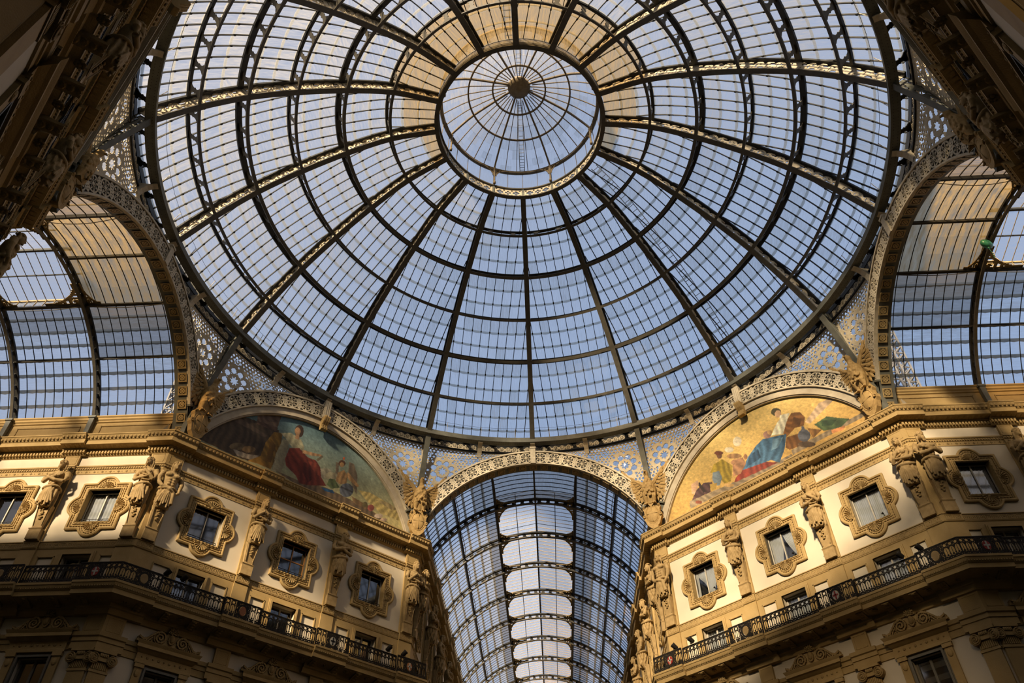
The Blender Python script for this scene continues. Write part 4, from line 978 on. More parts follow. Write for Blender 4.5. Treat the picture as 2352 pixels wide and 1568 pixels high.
# --- window parts, made once
def contour(hu, hz, cl, cs, rl, n=112):
    out = []
    for i in range(n):
        t = 2 * pi * (i + 0.5) / n; c, s = cos(t), sin(t)
        r = min(hu / max(abs(c), 1e-6), hz / max(abs(s), 1e-6))
        for (x, z) in ((0, cl), (0, -cl), (cs, 0), (-cs, 0)):
            b = x * c + z * s; q = rl * rl - (x * x + z * z) + b * b
            if q > 0 and b + sqrt(q) > r: r = b + sqrt(q)
        out.append((r * c, r * s))
    return out
def ins(d): return contour(1.21 - d, 1.30 - d, 1.11, 0.96, max(0.58 - d, 0.05))
mb = MB()
steps = [(ins(0), 0.0), (ins(0), 0.11), (ins(0.05), 0.14), (ins(0.10), 0.13), (ins(0.12), 0.07), (ins(0.27), 0.07), (ins(0.285), 0.11), (ins(0.33), 0.11), (ins(0.34), 0.06), (contour(0.86, 0.97, 0, 0, 0.01), 0.05), (contour(0.85, 0.96, 0, 0, 0.01), 0.10), (contour(0.80, 0.92, 0, 0, 0.01), 0.09), (contour(0.80, 0.92, 0, 0, 0.01), -0.34)]
mb.loft([[fv(x, v, z) for x, z in c] for c, v in steps], cap=False)
SURR = mb.mesh('surround', OCHRE)
mb = MB()
c = contour(1.02, 1.11, 1.11, 0.96, 0.385, 900)
acc = 0; last = c[0]; nxt = 0.0
for p in c[1:] + c[:1]:
    acc += sqrt((p[0] - last[0]) ** 2 + (p[1] - last[1]) ** 2)
    if acc > nxt:
        d = Vector((p[0] - last[0], p[1] - last[1])).normalized(); e = Vector((-d.y, d.x)); P = Vector(p)
        q = [P - d * 0.045 - e * 0.018, P + d * 0.045 - e * 0.018, P + d * 0.045 + e * 0.018, P - d * 0.045 + e * 0.018]
        mb.prism([tuple(x) for x in q], lambda a, b, dd: fv(a, dd, b), 0.06, 0.115); nxt += 0.135
    last = p
BEADS = mb.mesh('bead_course', CARVED)
mb = MB(); rope = []
for (x0, z0), (x1, z1) in (((-0.83, -0.94), (0.83, -0.94)), ((0.83, -0.94), (0.83, 0.94)), ((0.83, 0.94), (-0.83, 0.94)), ((-0.83, 0.94), (-0.83, -0.94))):
    for i in range(18): rope.append(fv(x0 + (x1 - x0) * i / 18, 0.11, z0 + (z1 - z0) * i / 18))
mb.tube(rope, [0.052 if i % 2 else 0.028 for i in range(len(rope))], 6, True)
ROPE = mb.mesh('rope_moulding', CARVED)
def shell_mesh():
    mb = MB(); rings = []
    for i in range(5):
        r = 0.07 + 0.30 * i / 4
        rings.append([fv(r * cos(pi * k / 54), 0.075 + (0.05 + 0.05 * i / 4) * abs(sin(pi * k / 54 * 9)), r * sin(pi * k / 54)) for k in range(55)])
    rings.append([fv(0.375 * cos(pi * k / 54), 0.06, 0.375 * sin(pi * k / 54)) for k in range(55)])
    mb.loft(rings, cap=False, closed=False)
    mb.blob(fv(0, 0.08, 0.03), 0.09, 0.07, 0.07, 8, 5)
    return mb.mesh('shell', CARVED)
SHELL = shell_mesh()
def frame_mesh(hu, hz, w, v0, v1, mat, name, mull=True, trans=False):
    mb = MB()
    mb.fbox(-hu, -hu + w, v0, v1, -hz, hz); mb.fbox(hu - w, hu, v0, v1, -hz, hz); mb.fbox(-hu, hu, v0, v1, -hz, -hz + w); mb.fbox(-hu, hu, v0, v1, hz - w, hz)
    if mull: mb.fbox(-w * 0.55, w * 0.55, v0, v1 + 0.02, -hz, hz)
    if trans: mb.fbox(-hu, hu, v0, v1, -0.03 + hz * 0.02, 0.03 + hz * 0.02)
    return mb.mesh(name, mat)
WOODM = material('orange_wood', (0.42, 0.20, 0.06), (0.34, 0.15, 0.04), 0.5)
SASHM = frame_mesh(0.80, 0.92, 0.05, -0.30, -0.25, SASH, 'sash')
SASHC = frame_mesh(0.80, 0.92, 0.05, -0.30, -0.25, WOODM, 'sash', True, True)
mb = MB(); mb.add([fv(-0.78, -0.28, -0.9), fv(0.78, -0.28, -0.9), fv(0.78, -0.28, 0.9), fv(-0.78, -0.28, 0.9)], [(0, 1, 2, 3)]); WPANE = mb.mesh('pane', WGLASS)
mb = MB(); plate(mb, -0.8, 0.8, -0.92, 0.92, [], -0.75, -0.34); WROOM = mb.mesh('dark_interior', INSIDE)
mb = MB()
for z in (-0.62, -0.72, -0.82): mb.fbox(-0.8, 0.8, -0.16, -0.14, z - 0.012, z + 0.012)
for x in (-0.79, -0.3, 0.3, 0.79): mb.fbox(x - 0.01, x + 0.01, -0.16, -0.14, -0.9, -0.62)
GUARD = mb.mesh('guard_rail', BLACK)
def curtain(edgeL, edgeR, name='curtain'):
    """pleated sheet; edgeL/edgeR give its sides (u) at heights from sill to head"""
    mb = MB(); N = 40; M = 10; rings = []
    for j in range(M + 1):
        z = -0.88 + 1.76 * j / M; t = j / M
        l = np.interp(t, np.linspace(0, 1, len(edgeL)), edgeL); r = np.interp(t, np.linspace(0, 1, len(edgeR)), edgeR)
        rings.append([fv(l + (r - l) * i / N, -0.36 + 0.025 * sin(i * 1.35 + 0.3 * sin(j)), z) for i in range(N + 1)])
    mb.loft(rings, cap=False, closed=False)
    return mb.mesh(name, CURTAIN, True)
CUR = {'full': [curtain([-0.76, -0.76], [0.0, 0.0]), curtain([0.02, 0.02], [0.76, 0.76])],
       'tied': [curtain([-0.76, -0.70, -0.76], [-0.60, -0.58, -0.56]), curtain([0.16, -0.05, -0.2, -0.55, -0.74], [0.02, 0.16, 0.02, 0.02, 0.02][::1]), curtain([0.10, 0.06, 0.02, 0.02, 0.02], [0.26, 0.40, 0.55, 0.70, 0.76])],
       'parted': [curtain([-0.76] * 5, [-0.30, -0.22, -0.10, -0.02, 0.0]), curtain([0.70, 0.45, 0.25, 0.1, 0.02], [0.76] * 5)],
       'none': [], 'bright': [curtain([-0.76, -0.76], [0.76, 0.76])]}
mb = MB(); mb.tube([fv(0.48, -0.2, -0.8), fv(0.48, -0.18, -0.62), fv(0.44, -0.1, -0.56)], [0.02, 0.02, 0.07], 8); CAMM = mb.mesh('security_camera', DARKIRON)
wn = [0]; dn = [0]
def window(az, a, u, label, style, guard=True, cross=False, camera=False):
    wn[0] += 1
    W_ = tag(empty('window_%d' % wn[0], fl(az, a, u, Z_WIN), -az), label, 'window', 'quatrefoil windows', 'structure')
    s_ = put('surround', SURR, W_); stuff(put('bead_course', BEADS, s_)); put('rope_moulding', ROPE, s_)
    for k, (x, z) in enumerate(((0, 0.98), (0.87, 0), (0, -0.98), (-0.87, 0))):
        o = put('shell', SHELL, W_, fv(x, 0, z)); o.rotation_euler = (0, k * pi / 2, 0)
    put('sash', SASHC if cross else SASHM, W_); put('pane', WPANE, W_); put('dark_interior', WROOM, W_)
    for c_ in CUR[style]: put('curtain', c_, W_)
    if guard: put('guard_rail', GUARD, W_)
    if camera: put('security_camera', CAMM, W_)
# --- balcony doors
mb = MB()
for k, (w0, v1) in enumerate(((0.16, 0.12), (0.10, 0.16))):
    mb.fbox(-0.68 - w0, -0.68, 0.05, v1, -1.89, 0.0 + w0); mb.fbox(0.68, 0.68 + w0, 0.05, v1, -1.89, w0); mb.fbox(-0.68, 0.68, 0.05, v1, 0, w0)
DARCH = mb.mesh('architrave', OCHRE)
mb = MB(); mb.fbox(-0.66, -0.60, -0.30, -0.24, -1.89, -0.02); mb.fbox(0.60, 0.66, -0.30, -0.24, -1.89, -0.02); mb.fbox(-0.04, 0.04, -0.30, -0.24, -1.89, -0.02); mb.fbox(-0.66, 0.66, -0.30, -0.24, -0.08, -0.0)
DSASH = mb.mesh('door_leaf', SASH)
mb = MB(); mb.add([fv(-0.64, -0.27, -1.89), fv(0.64, -0.27, -1.89), fv(0.64, -0.27, 0), fv(-0.64, -0.27, 0)], [(0, 1, 2, 3)]); DPANE = mb.mesh('pane', WGLASS)
mb = MB(); plate(mb, -0.68, 0.68, -1.89, 0, [], -0.8, -0.34); DROOM = mb.mesh('dark_interior', INSIDE)
mb = MB()
N = 30; rings = []
for j in range(5): rings.append([fv(-0.62 + 1.24 * i / N, -0.38 + 0.02 * sin(i * 1.7), -1.85 + 1.8 * j / 4) for i in range(N + 1)])
mb.loft(rings, cap=False, closed=False); DCUR = mb.mesh('blind', CURTAIN)
def door(az, a, u, label, lit):
    dn[0] += 1
    D_ = tag(empty('door_%d' % dn[0], fl(az, a, u, 18.09), -az), label, 'door', 'balcony doors', 'structure')
    put('architrave', DARCH, D_); put('door_leaf', DSASH, D_); put('pane', DPANE, D_); put('dark_interior', DROOM, D_)
    if lit: put('blind', DCUR, D_)
# --- pedimented windows below the balcony
LZ0 = 9.6
mb = MB()
for w0, v1 in ((0.15, 0.05), (0.09, 0.10)):
    mb.fbox(-0.66 - w0, -0.66, -0.05, v1, LZ0 - 13.38, w0); mb.fbox(0.66, 0.66 + w0, -0.05, v1, LZ0 - 13.38, w0); mb.fbox(-0.66, 0.66, -0.05, v1, 0, w0)
LFR = mb.mesh('casing', GREYWOOD)
mb = MB()
for sg in (-1, 1):
    mb.fbox(min(sg * 0.82, sg * 1.16), max(sg * 0.82, sg * 1.16), 0, 0.10, LZ0 - 13.38, 0.10)
    mb.fbox(min(sg * 0.78, sg * 1.20), max(sg * 0.78, sg * 1.20), 0, 0.15, 0.02, 0.20)
    mb.blob(fv(sg * 0.99, 0.11, -0.22), 0.12, 0.05, 0.16, 8, 5); mb.blob(fv(sg * 0.99, 0.11, -1.45), 0.10, 0.04, 0.10, 8, 5)
LPIL = mb.mesh('jamb_pilasters', OCHRE)
LENT = [(0, 0.16), (0.15, 0.18), (0.15, 0.30), (0.12, 0.32), (0.12, 0.62), (0.18, 0.66), (0.28, 0.74), (0.36, 0.78), (0.36, 0.92), (0.42, 1.02), (0.44, 1.06), (0, 1.10)]
mb = MB(); extr(mb, LENT, -1.15, 1.15, 0.75, 0.75)
LENTM = mb.mesh('entablature', OCHRE)
mb = MB()
for i in range(9): mb.blob(fv(-1.0 + 0.25 * i, 0.13, 0.47), 0.065 if i % 2 else 0.04, 0.03, 0.065 if i % 2 else 0.04, 8, 4)
LROS = mb.mesh('frieze_rosettes', CARVED)
def ped_mask(U, Z):
    x = np.abs(U)
    h = np.interp(x, [0, 0.12, 0.2, 0.26, 0.42, 0.55, 0.72, 0.9, 1.08, 1.22, 1.3, 1.4, 1.46], [0.95, 0.93, 0.80, 0.56, 0.60, 0.62, 0.55, 0.36, 0.20, 0.14, 0.22, 0.24, 0.05])
    return Z < h
def ped_relief(U, Z):
    x = np.abs(U); r = np.hypot(x - 0.52, Z - 0.32); a = np.arctan2(Z - 0.32, x - 0.52) / (2 * pi)
    sp = (r < 0.30) & (np.mod(r / 0.13 + a, 1) < 0.55)
    h = np.interp(x, [0.5, 0.72, 0.9, 1.08, 1.22, 1.4], [0.62, 0.55, 0.36, 0.20, 0.14, 0.24])
    rim = (x > 0.5) & (x < 1.42) & (Z < h) & (Z > h - 0.09)
    leaf = (x > 0.85) & (x < 1.2) & (np.mod(x * 9 + Z * 6, 1) < 0.5) & (Z < h - 0.08)
    face = np.hypot(x / 0.15, (Z - 0.36) / 0.22) < 1
    crest = (np.hypot(x, Z - 0.62) < 0.30) & (np.mod(np.arctan2(Z - 0.6, U) * 9 / pi, 1) < 0.6) & (Z > 0.6)
    return ped_mask(U, Z) & (sp | rim | leaf | face | crest)
mb = MB(); mb.raster(ped_mask, -1.47, 1.47, 0, 0.96, 0.04, lambda a, b, d: fv(a, d, 1.08 + b), 0.0, 0.16); PEDB = mb.mesh('pediment', OCHRE)
mb = MB(); mb.raster(ped_relief, -1.47, 1.47, 0, 0.96, 0.03, lambda a, b, d: fv(a, d, 1.08 + b), 0.16, 0.24); mb.blob(fv(0, 0.22, 1.46), 0.12, 0.10, 0.17, 10, 7)
PEDR = mb.mesh('scroll_carving', CARVED)
mb = MB(); mb.fbox(-0.64, -0.56, -0.30, -0.22, LZ0 - 13.38, 0); mb.fbox(0.56, 0.64, -0.30, -0.22, LZ0 - 13.38, 0); mb.fbox(-0.05, 0.05, -0.30, -0.22, LZ0 - 13.38, 0); mb.fbox(-0.64, 0.64, -0.30, -0.22, -0.08, 0)
LSASH = mb.mesh('sash', GREYWOOD)
mb = MB(); mb.add([fv(-0.64, -0.27, LZ0 - 13.38), fv(0.64, -0.27, LZ0 - 13.38), fv(0.64, -0.27, 0), fv(-0.64, -0.27, 0)], [(0, 1, 2, 3)]); LPANE = mb.mesh('pane', WGLASS)
mb = MB(); plate(mb, -0.66, 0.66, LZ0 - 13.38, 0, [], -0.8, -0.34); LROOM = mb.mesh('dark_interior', INSIDE)
mb = MB()
for i in range(7): mb.fbox(-0.55, 0.55, -0.40, -0.38, -0.45 - i * 0.5, -0.22 - i * 0.5)
LBLIND = mb.mesh('striped_blind', GREYWOOD)
def low_window(az, a, u, label, blind=False):
    wn[0] += 1
    W_ = tag(empty('window_%d' % wn[0], fl(az, a, u, 13.38), -az), label, 'window', 'pedimented windows', 'structure')
    put('casing', LFR, W_); put('jamb_pilasters', LPIL, W_); e = put('entablature', LENTM, W_); stuff(put('frieze_rosettes', LROS, e))
    p = put('pediment', PEDB, W_); put('scroll_carving', PEDR, p); put('sash', LSASH, W_); put('pane', LPANE, W_); put('dark_interior', LROOM, W_)
    if blind: stuff(put('striped_blind', LBLIND, W_))
# --- greek key units, cross units, egg units, modillions
KEY = ["11111110", "10000010", "10111010", "10101010", "10100010", "10111110", "10000000", "11111111"]
KEY = np.array([[c == '1' for c in r] for r in KEY[::-1]])
def key_mask(S, T):
    i = np.clip((np.mod(S / 0.33, 1) * 8).astype(int), 0, 7); j = np.clip((T / 0.26 * 8).astype(int), 0, 7)
    return KEY[j, i]
def railing_unit():
    def f(X, T):
        s = (T < 0.03) | (np.abs(T - 0.80) < 0.012) | (np.abs(T - 0.60) < 0.010)
        s |= np.abs(np.hypot(X, T - 0.70) - 0.082) < 0.016
        s |= (np.abs(X) < 0.012) & (T < 0.56)
        s |= (np.abs(np.abs(X) - 0.112) < 0.013) & (T < 0.82)
        s |= (np.abs(np.hypot(X, T - 0.50) - 0.10) < 0.018) & (T > 0.50)
        for cx, cz, r in ((0, 0.10, 0.05), (0.07, 0.16, 0.042), (-0.07, 0.16, 0.042), (0, 0.24, 0.04), (0.075, 0.06, 0.035), (-0.075, 0.06, 0.035), (0.115, 0.27, 0.035), (-0.115, 0.27, 0.035)):
            s |= np.hypot(X - cx, T - cz) < r
        return s
    mb = MB(); mb.raster(f, -0.117, 0.117, 0, 0.82, 0.0155, lambda a, b, d: fv(a, d, b), -0.014, 0.014)
    return mb.mesh('baluster', BLACK)
BAL = railing_unit()
def med_panel():
    def f(X, T):
        s = (T < 0.03) | (np.abs(T - 0.80) < 0.014) | (np.abs(np.abs(X) - 0.36) < 0.02)
        e = np.hypot(X / 0.19, (T - 0.42) / 0.25); s |= (e > 0.95) & (e < 1.3)
        for sx in (-1, 1):
            for cz in (0.13, 0.70):
                r = np.hypot(X - sx * 0.24, T - cz); a = np.arctan2(T - cz, sx * (X - sx * 0.24)) / (2 * pi)
                s |= (r < 0.12) & (np.mod(r / 0.06 - a, 1) < 0.55)
            s |= np.hypot(X - sx * 0.29, T - 0.42) < 0.045
        s |= (np.mod(X * 13 + T * 7, 1) < 0.28) & (e > 1.3) | (np.mod(X * 13 - T * 7, 1) < 0.28) & (e > 1.3)
        return s
    mb = MB(); mb.raster(f, -0.37, 0.37, 0, 0.82, 0.0185, lambda a, b, d: fv(a, d, b), -0.018, 0.018)
    return mb.mesh('medallion_panel', BLACK)
MED = med_panel()
def oval(mat):
    mb = MB(); mb.prism([(0.16 * cos(t), 0.42 + 0.215 * sin(t)) for t in [2 * pi * i / 24 for i in range(24)]], lambda a, b, d: fv(a, d, b), -0.02, 0.035)
    return mb.mesh('medallion', mat)
OV = {'tan': oval(TAN), 'orange': oval(RUST), 'white': oval(WHITE), 'red': oval(REDM)}
mb = MB(); mb.fbox(-0.035, 0.035, 0.034, 0.05, 0.23, 0.61); mb.fbox(-0.13, 0.13, 0.034, 0.05, 0.385, 0.455)
CRW = mb.mesh('cross', WHITE); CRR = mb.mesh('cross', REDM); CRB = mb.mesh('cross', DARKIRON)
mb = MB(); mb.hexa([fv(-0.17, 0.27, 15.42), fv(0.17, 0.27, 15.42), fv(0.17, 0.90, 15.60), fv(-0.17, 0.90, 15.60), fv(-0.17, 0.27, 15.60), fv(0.17, 0.27, 15.60), fv(0.17, 0.90, 15.68), fv(-0.17, 0.90, 15.68)])
for i in range(4): mb.blob(fv(0, 0.34 + 0.16 * i, 15.46 + 0.045 * i), 0.15 - 0.015 * i, 0.10, 0.05, 8, 4)
MODI = mb.mesh('modillion', CARVED)
mb = MB()
for k in range(6): mb.blob(fv(0.085 * cos(k * pi / 3), 0.62 + 0.085 * sin(k * pi / 3), 15.60), 0.055, 0.055, 0.035, 8, 4)
mb.blob(fv(0, 0.62, 15.59), 0.05, 0.05, 0.05, 8, 4); mb.fbox(-0.2, 0.2, 0.42, 0.44, 15.60, 15.66); mb.fbox(-0.2, 0.2, 0.80, 0.82, 15.62, 15.68)
FLOW = mb.mesh('soffit_flower', CARVED)
# lower pilaster with an ionic capital
def pilaster_mesh(hw):
    mb = MB(); mb.fbox(-hw + 0.06, hw - 0.06, 0, 0.12, FLOOR, 12.75)
    mb.fbox(-hw + 0.02, hw - 0.02, 0, 0.15, 12.75, 12.85)
    n = int(hw * 2 / 0.09)
    for i in range(n): mb.fbox(-hw + 0.08 + i * (2 * hw - 0.16) / n, -hw + 0.08 + (i + 0.55) * (2 * hw - 0.16) / n, 0.12, 0.16, 12.88, 13.15)
    mb.fbox(-hw + 0.06, hw - 0.06, 0, 0.12, 12.85, 13.2)
    mb.fbox(-hw - 0.02, hw + 0.02, 0, 0.22, 13.20, 13.42); mb.fbox(-hw - 0.05, hw + 0.05, 0, 0.24, 13.55, 13.66)
    p = mb.mesh('pilaster', OCHRE)
    mb = MB()
    for sg in (-1, 1):
        cx = sg * (hw - 0.04); cz = 13.28
        mb.prism([(cx + 0.22 * cos(t), cz + 0.22 * sin(t)) for t in [2 * pi * i / 20 for i in range(20)]], lambda a, b, d: fv(a, d, b), 0.0, 0.25)
        pts = [fv(cx + sg * -1 * (0.20 - 0.0085 * i) * cos(-1.57 + 0.62 * i), 0.26, cz + (0.20 - 0.0085 * i) * sin(-1.57 + 0.62 * i) * -1) for i in range(22)]
        mb.tube(pts, 0.028, 5); mb.blob(fv(cx, 0.27, cz), 0.05, 0.05, 0.05, 8, 5)
    n = int(hw / 0.07)
    for i in range(n): mb.blob(fv(-hw + 0.25 + (2 * hw - 0.5) * (i + 0.5) / n, 0.24, 13.44), 0.05, 0.04, 0.08, 6, 4)
    v = mb.mesh('volutes', CARVED)
    return p, v
PIL = {w: pilaster_mesh(w) for w in (0.42,)}

# --- caryatids: a tapering pedestal and a draped half figure, sculpted once per kind
def ell(z, cx, cy, rx, ry, amp=0.0, nf=0, ph=0.0, n=36):
    return [fv(cx + rx * cos(t) * (1 + amp * sin(nf * t + ph)), cy + ry * sin(t) * (1 + amp * sin(nf * t + ph)), z) for t in [2 * pi * i / n for i in range(n)]]
def figure(kind):
    b = MB()
    # skirt with deep folds, waist, chest
    S = [(1.60, 0.02, 0.30, 0.24, 0.22, 0.16, 8), (1.70, 0.02, 0.30, 0.32, 0.27, 0.20, 9), (1.9, 0.0, 0.33, 0.36, 0.30, 0.17, 9), (2.1, 0.0, 0.34, 0.385, 0.32, 0.15, 10), (2.35, 0.0, 0.35, 0.39, 0.33, 0.12, 11), (2.55, 0, 0.35, 0.36, 0.30, 0.09, 11),
         (2.68, 0, 0.34, 0.32, 0.26, 0.02, 9), (2.85, 0, 0.34, 0.285, 0.235, 0, 0), (3.08, 0, 0.35, 0.32, 0.245, 0, 0), (3.32, 0, 0.36, 0.385, 0.265, 0, 0), (3.50, 0, 0.35, 0.41, 0.24, 0, 0), (3.60, 0, 0.34, 0.30, 0.18, 0, 0), (3.66, 0, 0.35, 0.13, 0.12, 0, 0)]
    b.loft([ell(z, cx, cy, rx, ry, am, nf, z * 1.6, 54) for z, cx, cy, rx, ry, am, nf in S])
    b.tube([fv(0, 0.36, 3.55), fv(0, 0.45, 3.85)], [0.11, 0.10], 10)
    tilt = {'beard': 0.05, 'woman': -0.05, 'youth': 0.03}[kind]
    hc = (tilt, 0.50, 3.97)
    b.blob(fv(*hc), 0.150, 0.175, 0.215, 16, 12)
    b.tube([fv(hc[0], 0.665, 4.02), fv(hc[0], 0.705, 3.93)], [0.022, 0.036], 6)          # nose
    for sg in (-1, 1): b.blob(fv(hc[0] + sg * 0.062, 0.648, 4.045), 0.055, 0.04, 0.022)      # brow
    b.blob(fv(hc[0], 0.655, 3.865), 0.05, 0.03, 0.02); b.blob(fv(hc[0], 0.64, 3.80), 0.05, 0.04, 0.04)   # mouth, chin
    for i in range(40):                                                                  # curls round the face
        t = random.uniform(0, 2 * pi); e = random.uniform(0.1, 1.4)
        x = hc[0] + 0.185 * cos(t) * cos(e); y = hc[1] - 0.05 + 0.19 * sin(t) * cos(e); z = 4.02 + 0.225 * sin(e)
        if y > 0.56 and z < 4.13: continue
        b.blob(fv(x, y, z), 0.055, 0.055, 0.05, 6, 4)
    for sg in (-1, 1):
        b.tube([fv(hc[0] + sg * 0.16, 0.42, 4.06), fv(hc[0] + sg * 0.185, 0.42, 3.88), fv(hc[0] + sg * 0.17, 0.40, 3.66)], [0.055, 0.06, 0.035], 7)
    if kind == 'beard':
        b.blob(fv(hc[0], 0.63, 3.80), 0.10, 0.07, 0.13); b.blob(fv(hc[0], 0.62, 3.68), 0.06, 0.05, 0.10)
        for sg in (-1, 1): b.blob(fv(sg * 0.19, 0.54, 3.38), 0.20, 0.13, 0.14)              # chest
        for z in (3.12, 2.98, 2.84):
            for sg in (-1, 1): b.blob(fv(sg * 0.09, 0.58, z), 0.10, 0.05, 0.07)
        b.tube([fv(-0.44, 0.36, 3.52), fv(-0.54, 0.44, 3.2), fv(-0.52, 0.52, 2.98)], [0.15, 0.13, 0.11], 10)
        b.tube([fv(-0.52, 0.52, 2.98), fv(-0.2, 0.70, 3.05), fv(0.16, 0.70, 3.20)], [0.11, 0.095, 0.07], 10)
        b.blob(fv(0.24, 0.68, 3.24), 0.11, 0.06, 0.07)
        b.tube([fv(0.44, 0.36, 3.52), fv(0.55, 0.44, 3.2), fv(0.50, 0.54, 2.94)], [0.15, 0.13, 0.11], 10)
        b.tube([fv(0.50, 0.54, 2.94), fv(0.18, 0.70, 2.94), fv(-0.16, 0.70, 3.08)], [0.11, 0.09, 0.07], 10)
        b.blob(fv(-0.22, 0.72, 3.12), 0.10, 0.06, 0.06)
    elif kind == 'youth':
        for sg in (-1, 1): b.blob(fv(sg * 0.19, 0.55, 3.38), 0.20, 0.13, 0.13)
        for z in (3.14, 3.0, 2.86):
            for sg in (-1, 1): b.blob(fv(sg * 0.09, 0.58, z), 0.10, 0.06, 0.07)
        b.tube([fv(-0.44, 0.36, 3.52), fv(-0.56, 0.38, 3.18), fv(-0.52, 0.44, 2.86)], [0.15, 0.13, 0.11], 10)
        b.tube([fv(-0.52, 0.44, 2.86), fv(-0.36, 0.58, 2.66), fv(-0.10, 0.66, 2.62)], [0.11, 0.09, 0.07], 10)
        b.tube([fv(0.44, 0.36, 3.52), fv(0.57, 0.38, 3.15), fv(0.54, 0.42, 2.84)], [0.15, 0.13, 0.11], 10)
        b.tube([fv(0.54, 0.42, 2.84), fv(0.50, 0.56, 2.55), fv(0.38, 0.60, 2.40)], [0.11, 0.09, 0.07], 10)
        b.blob(fv(-0.04, 0.68, 2.62), 0.10, 0.06, 0.06); b.blob(fv(0.35, 0.60, 2.36), 0.07, 0.06, 0.10)
        b.tube([fv(-0.3, 0.6, 2.66), fv(0, 0.69, 2.55), fv(0.25, 0.62, 2.45), (0.32, -0.55, 1.85)], [0.06, 0.09, 0.10, 0.12], 8)
    else:
        for sg in (-1, 1): b.blob(fv(sg * 0.17, 0.58, 3.32), 0.14, 0.12, 0.13)
        b.tube([fv(-0.40, 0.36, 3.52), fv(-0.52, 0.42, 3.2), fv(-0.46, 0.52, 2.94)], [0.13, 0.115, 0.10], 10)
        b.tube([fv(-0.46, 0.52, 2.94), fv(-0.15, 0.68, 2.92), fv(0.10, 0.68, 2.98)], [0.10, 0.085, 0.06], 10)
        b.tube([fv(0.40, 0.36, 3.52), fv(0.52, 0.40, 3.18), fv(0.46, 0.50, 2.92)], [0.13, 0.115, 0.10], 10)
        b.tube([fv(0.46, 0.50, 2.92), fv(0.30, 0.66, 3.1), fv(0.08, 0.70, 3.32)], [0.10, 0.08, 0.06], 10)
        b.blob(fv(0.16, 0.68, 3.0), 0.09, 0.06, 0.06); b.blob(fv(0.04, 0.70, 3.37), 0.06, 0.06, 0.09)
        for i in range(5): b.tube([fv(-0.36 + 0.05 * i, 0.50, 3.5 - 0.13 * i), fv(0, 0.66, 3.28 - 0.14 * i), fv(0.34, 0.55, 3.22 - 0.12 * i)], 0.035, 6)
    # belt roll and hanging folds
    b.tube([fv(0.40 * cos(t), 0.35 + 0.33 * sin(t), 2.62 + 0.05 * sin(2 * t)) for t in [2 * pi * i / 20 for i in range(20)]], 0.07, 7, True)
    for i in range(8):
        x = -0.34 + 0.097 * i
        b.tube([fv(x * 0.25 + 0.04, 0.66, 2.60), fv(x * 0.8, 0.69 - 0.22 * abs(x), 2.2), fv(x * 1.05, 0.64 - 0.3 * abs(x), 1.70 + 0.12 * sin(i * 2.1))], [0.022, 0.034, 0.045], 6)
    return fuse(b, 0.021, 'figure', STATUE)
FIG = {k: figure(k) for k in ('beard', 'woman', 'youth')}
mb = MB()
mb.loft([[fv(-w, 0, z), fv(w, 0, z), fv(w, d, z), fv(-w, d, z)] for z, w, d in ((0.0, 0.30, 0.20), (0.50, 0.30, 0.20), (0.56, 0.33, 0.24), (0.62, 0.24, 0.16), (0.66, 0.24, 0.16), (1.75, 0.33, 0.30), (1.78, 0.33, 0.30))])
for sg in (-1, 1): mb.tube([fv(sg * 0.20, 0.20, 0.72), fv(sg * 0.285, 0.33, 1.7)], 0.02, 5)
PED = mb.mesh('pedestal', STATUE)
mb = MB()
for i in range(7): mb.blob(fv(0.05 * sin(i * 2.2), 0.25 + 0.012 * i, 1.05 + 0.085 * i), 0.075 + 0.02 * (i % 2), 0.045, 0.05, 8, 4)
GARL = mb.mesh('garland', CARVED)
def caryatid(az, a, u, kind, label, group, mirror=False):
    C_ = tag(empty('caryatid', fl(az, a, u, Z_KEY1 + 0.02, PV), -az), label, 'statue', group)
    if mirror: C_.scale = (-1, 1, 1)
    put('figure', FIG[kind], C_); put('pedestal', PED, C_); put('garland', GARL, C_)

def strip_units(mb, u0, u1, step, fn):
    n = max(1, int(round((u1 - u0) / step))); d = (u1 - u0) / n
    for i in range(n): fn(mb, u0 + (i + 0.5) * d)
def dentil(v0, v1):
    return lambda mb, u: mb.fbox(u - 0.046, u + 0.046, v0, v1, 23.80, 23.95)
def egg(v):
    return lambda mb, u: mb.blob(fv(u, v, 24.505), 0.085, 0.06, 0.10, 6, 4)
def bead(v):
    return lambda mb, u: mb.fbox(u - 0.035, u + 0.035, v - 0.02, v + 0.035, 22.90, 22.985)
def leaf(v):
    return lambda mb, u: mb.hexa([fv(u - 0.09, v, 24.05), fv(u + 0.09, v, 24.05), fv(u + 0.07, v + 0.24, 24.11), fv(u - 0.07, v + 0.24, 24.11), fv(u - 0.03, v, 24.14), fv(u + 0.03, v, 24.14), fv(u + 0.03, v + 0.24, 24.14), fv(u - 0.03, v + 0.24, 24.14)])
def crosslet(v):
    def f(mb, u):
        mb.fbox(u - 0.06, u + 0.06, v, v + 0.02, 22.735, 22.765); mb.fbox(u - 0.015, u + 0.015, v, v + 0.02, 22.69, 22.81)
        mb.fbox(u + 0.16, u + 0.19, v, v + 0.02, 22.735, 22.765)
    return f

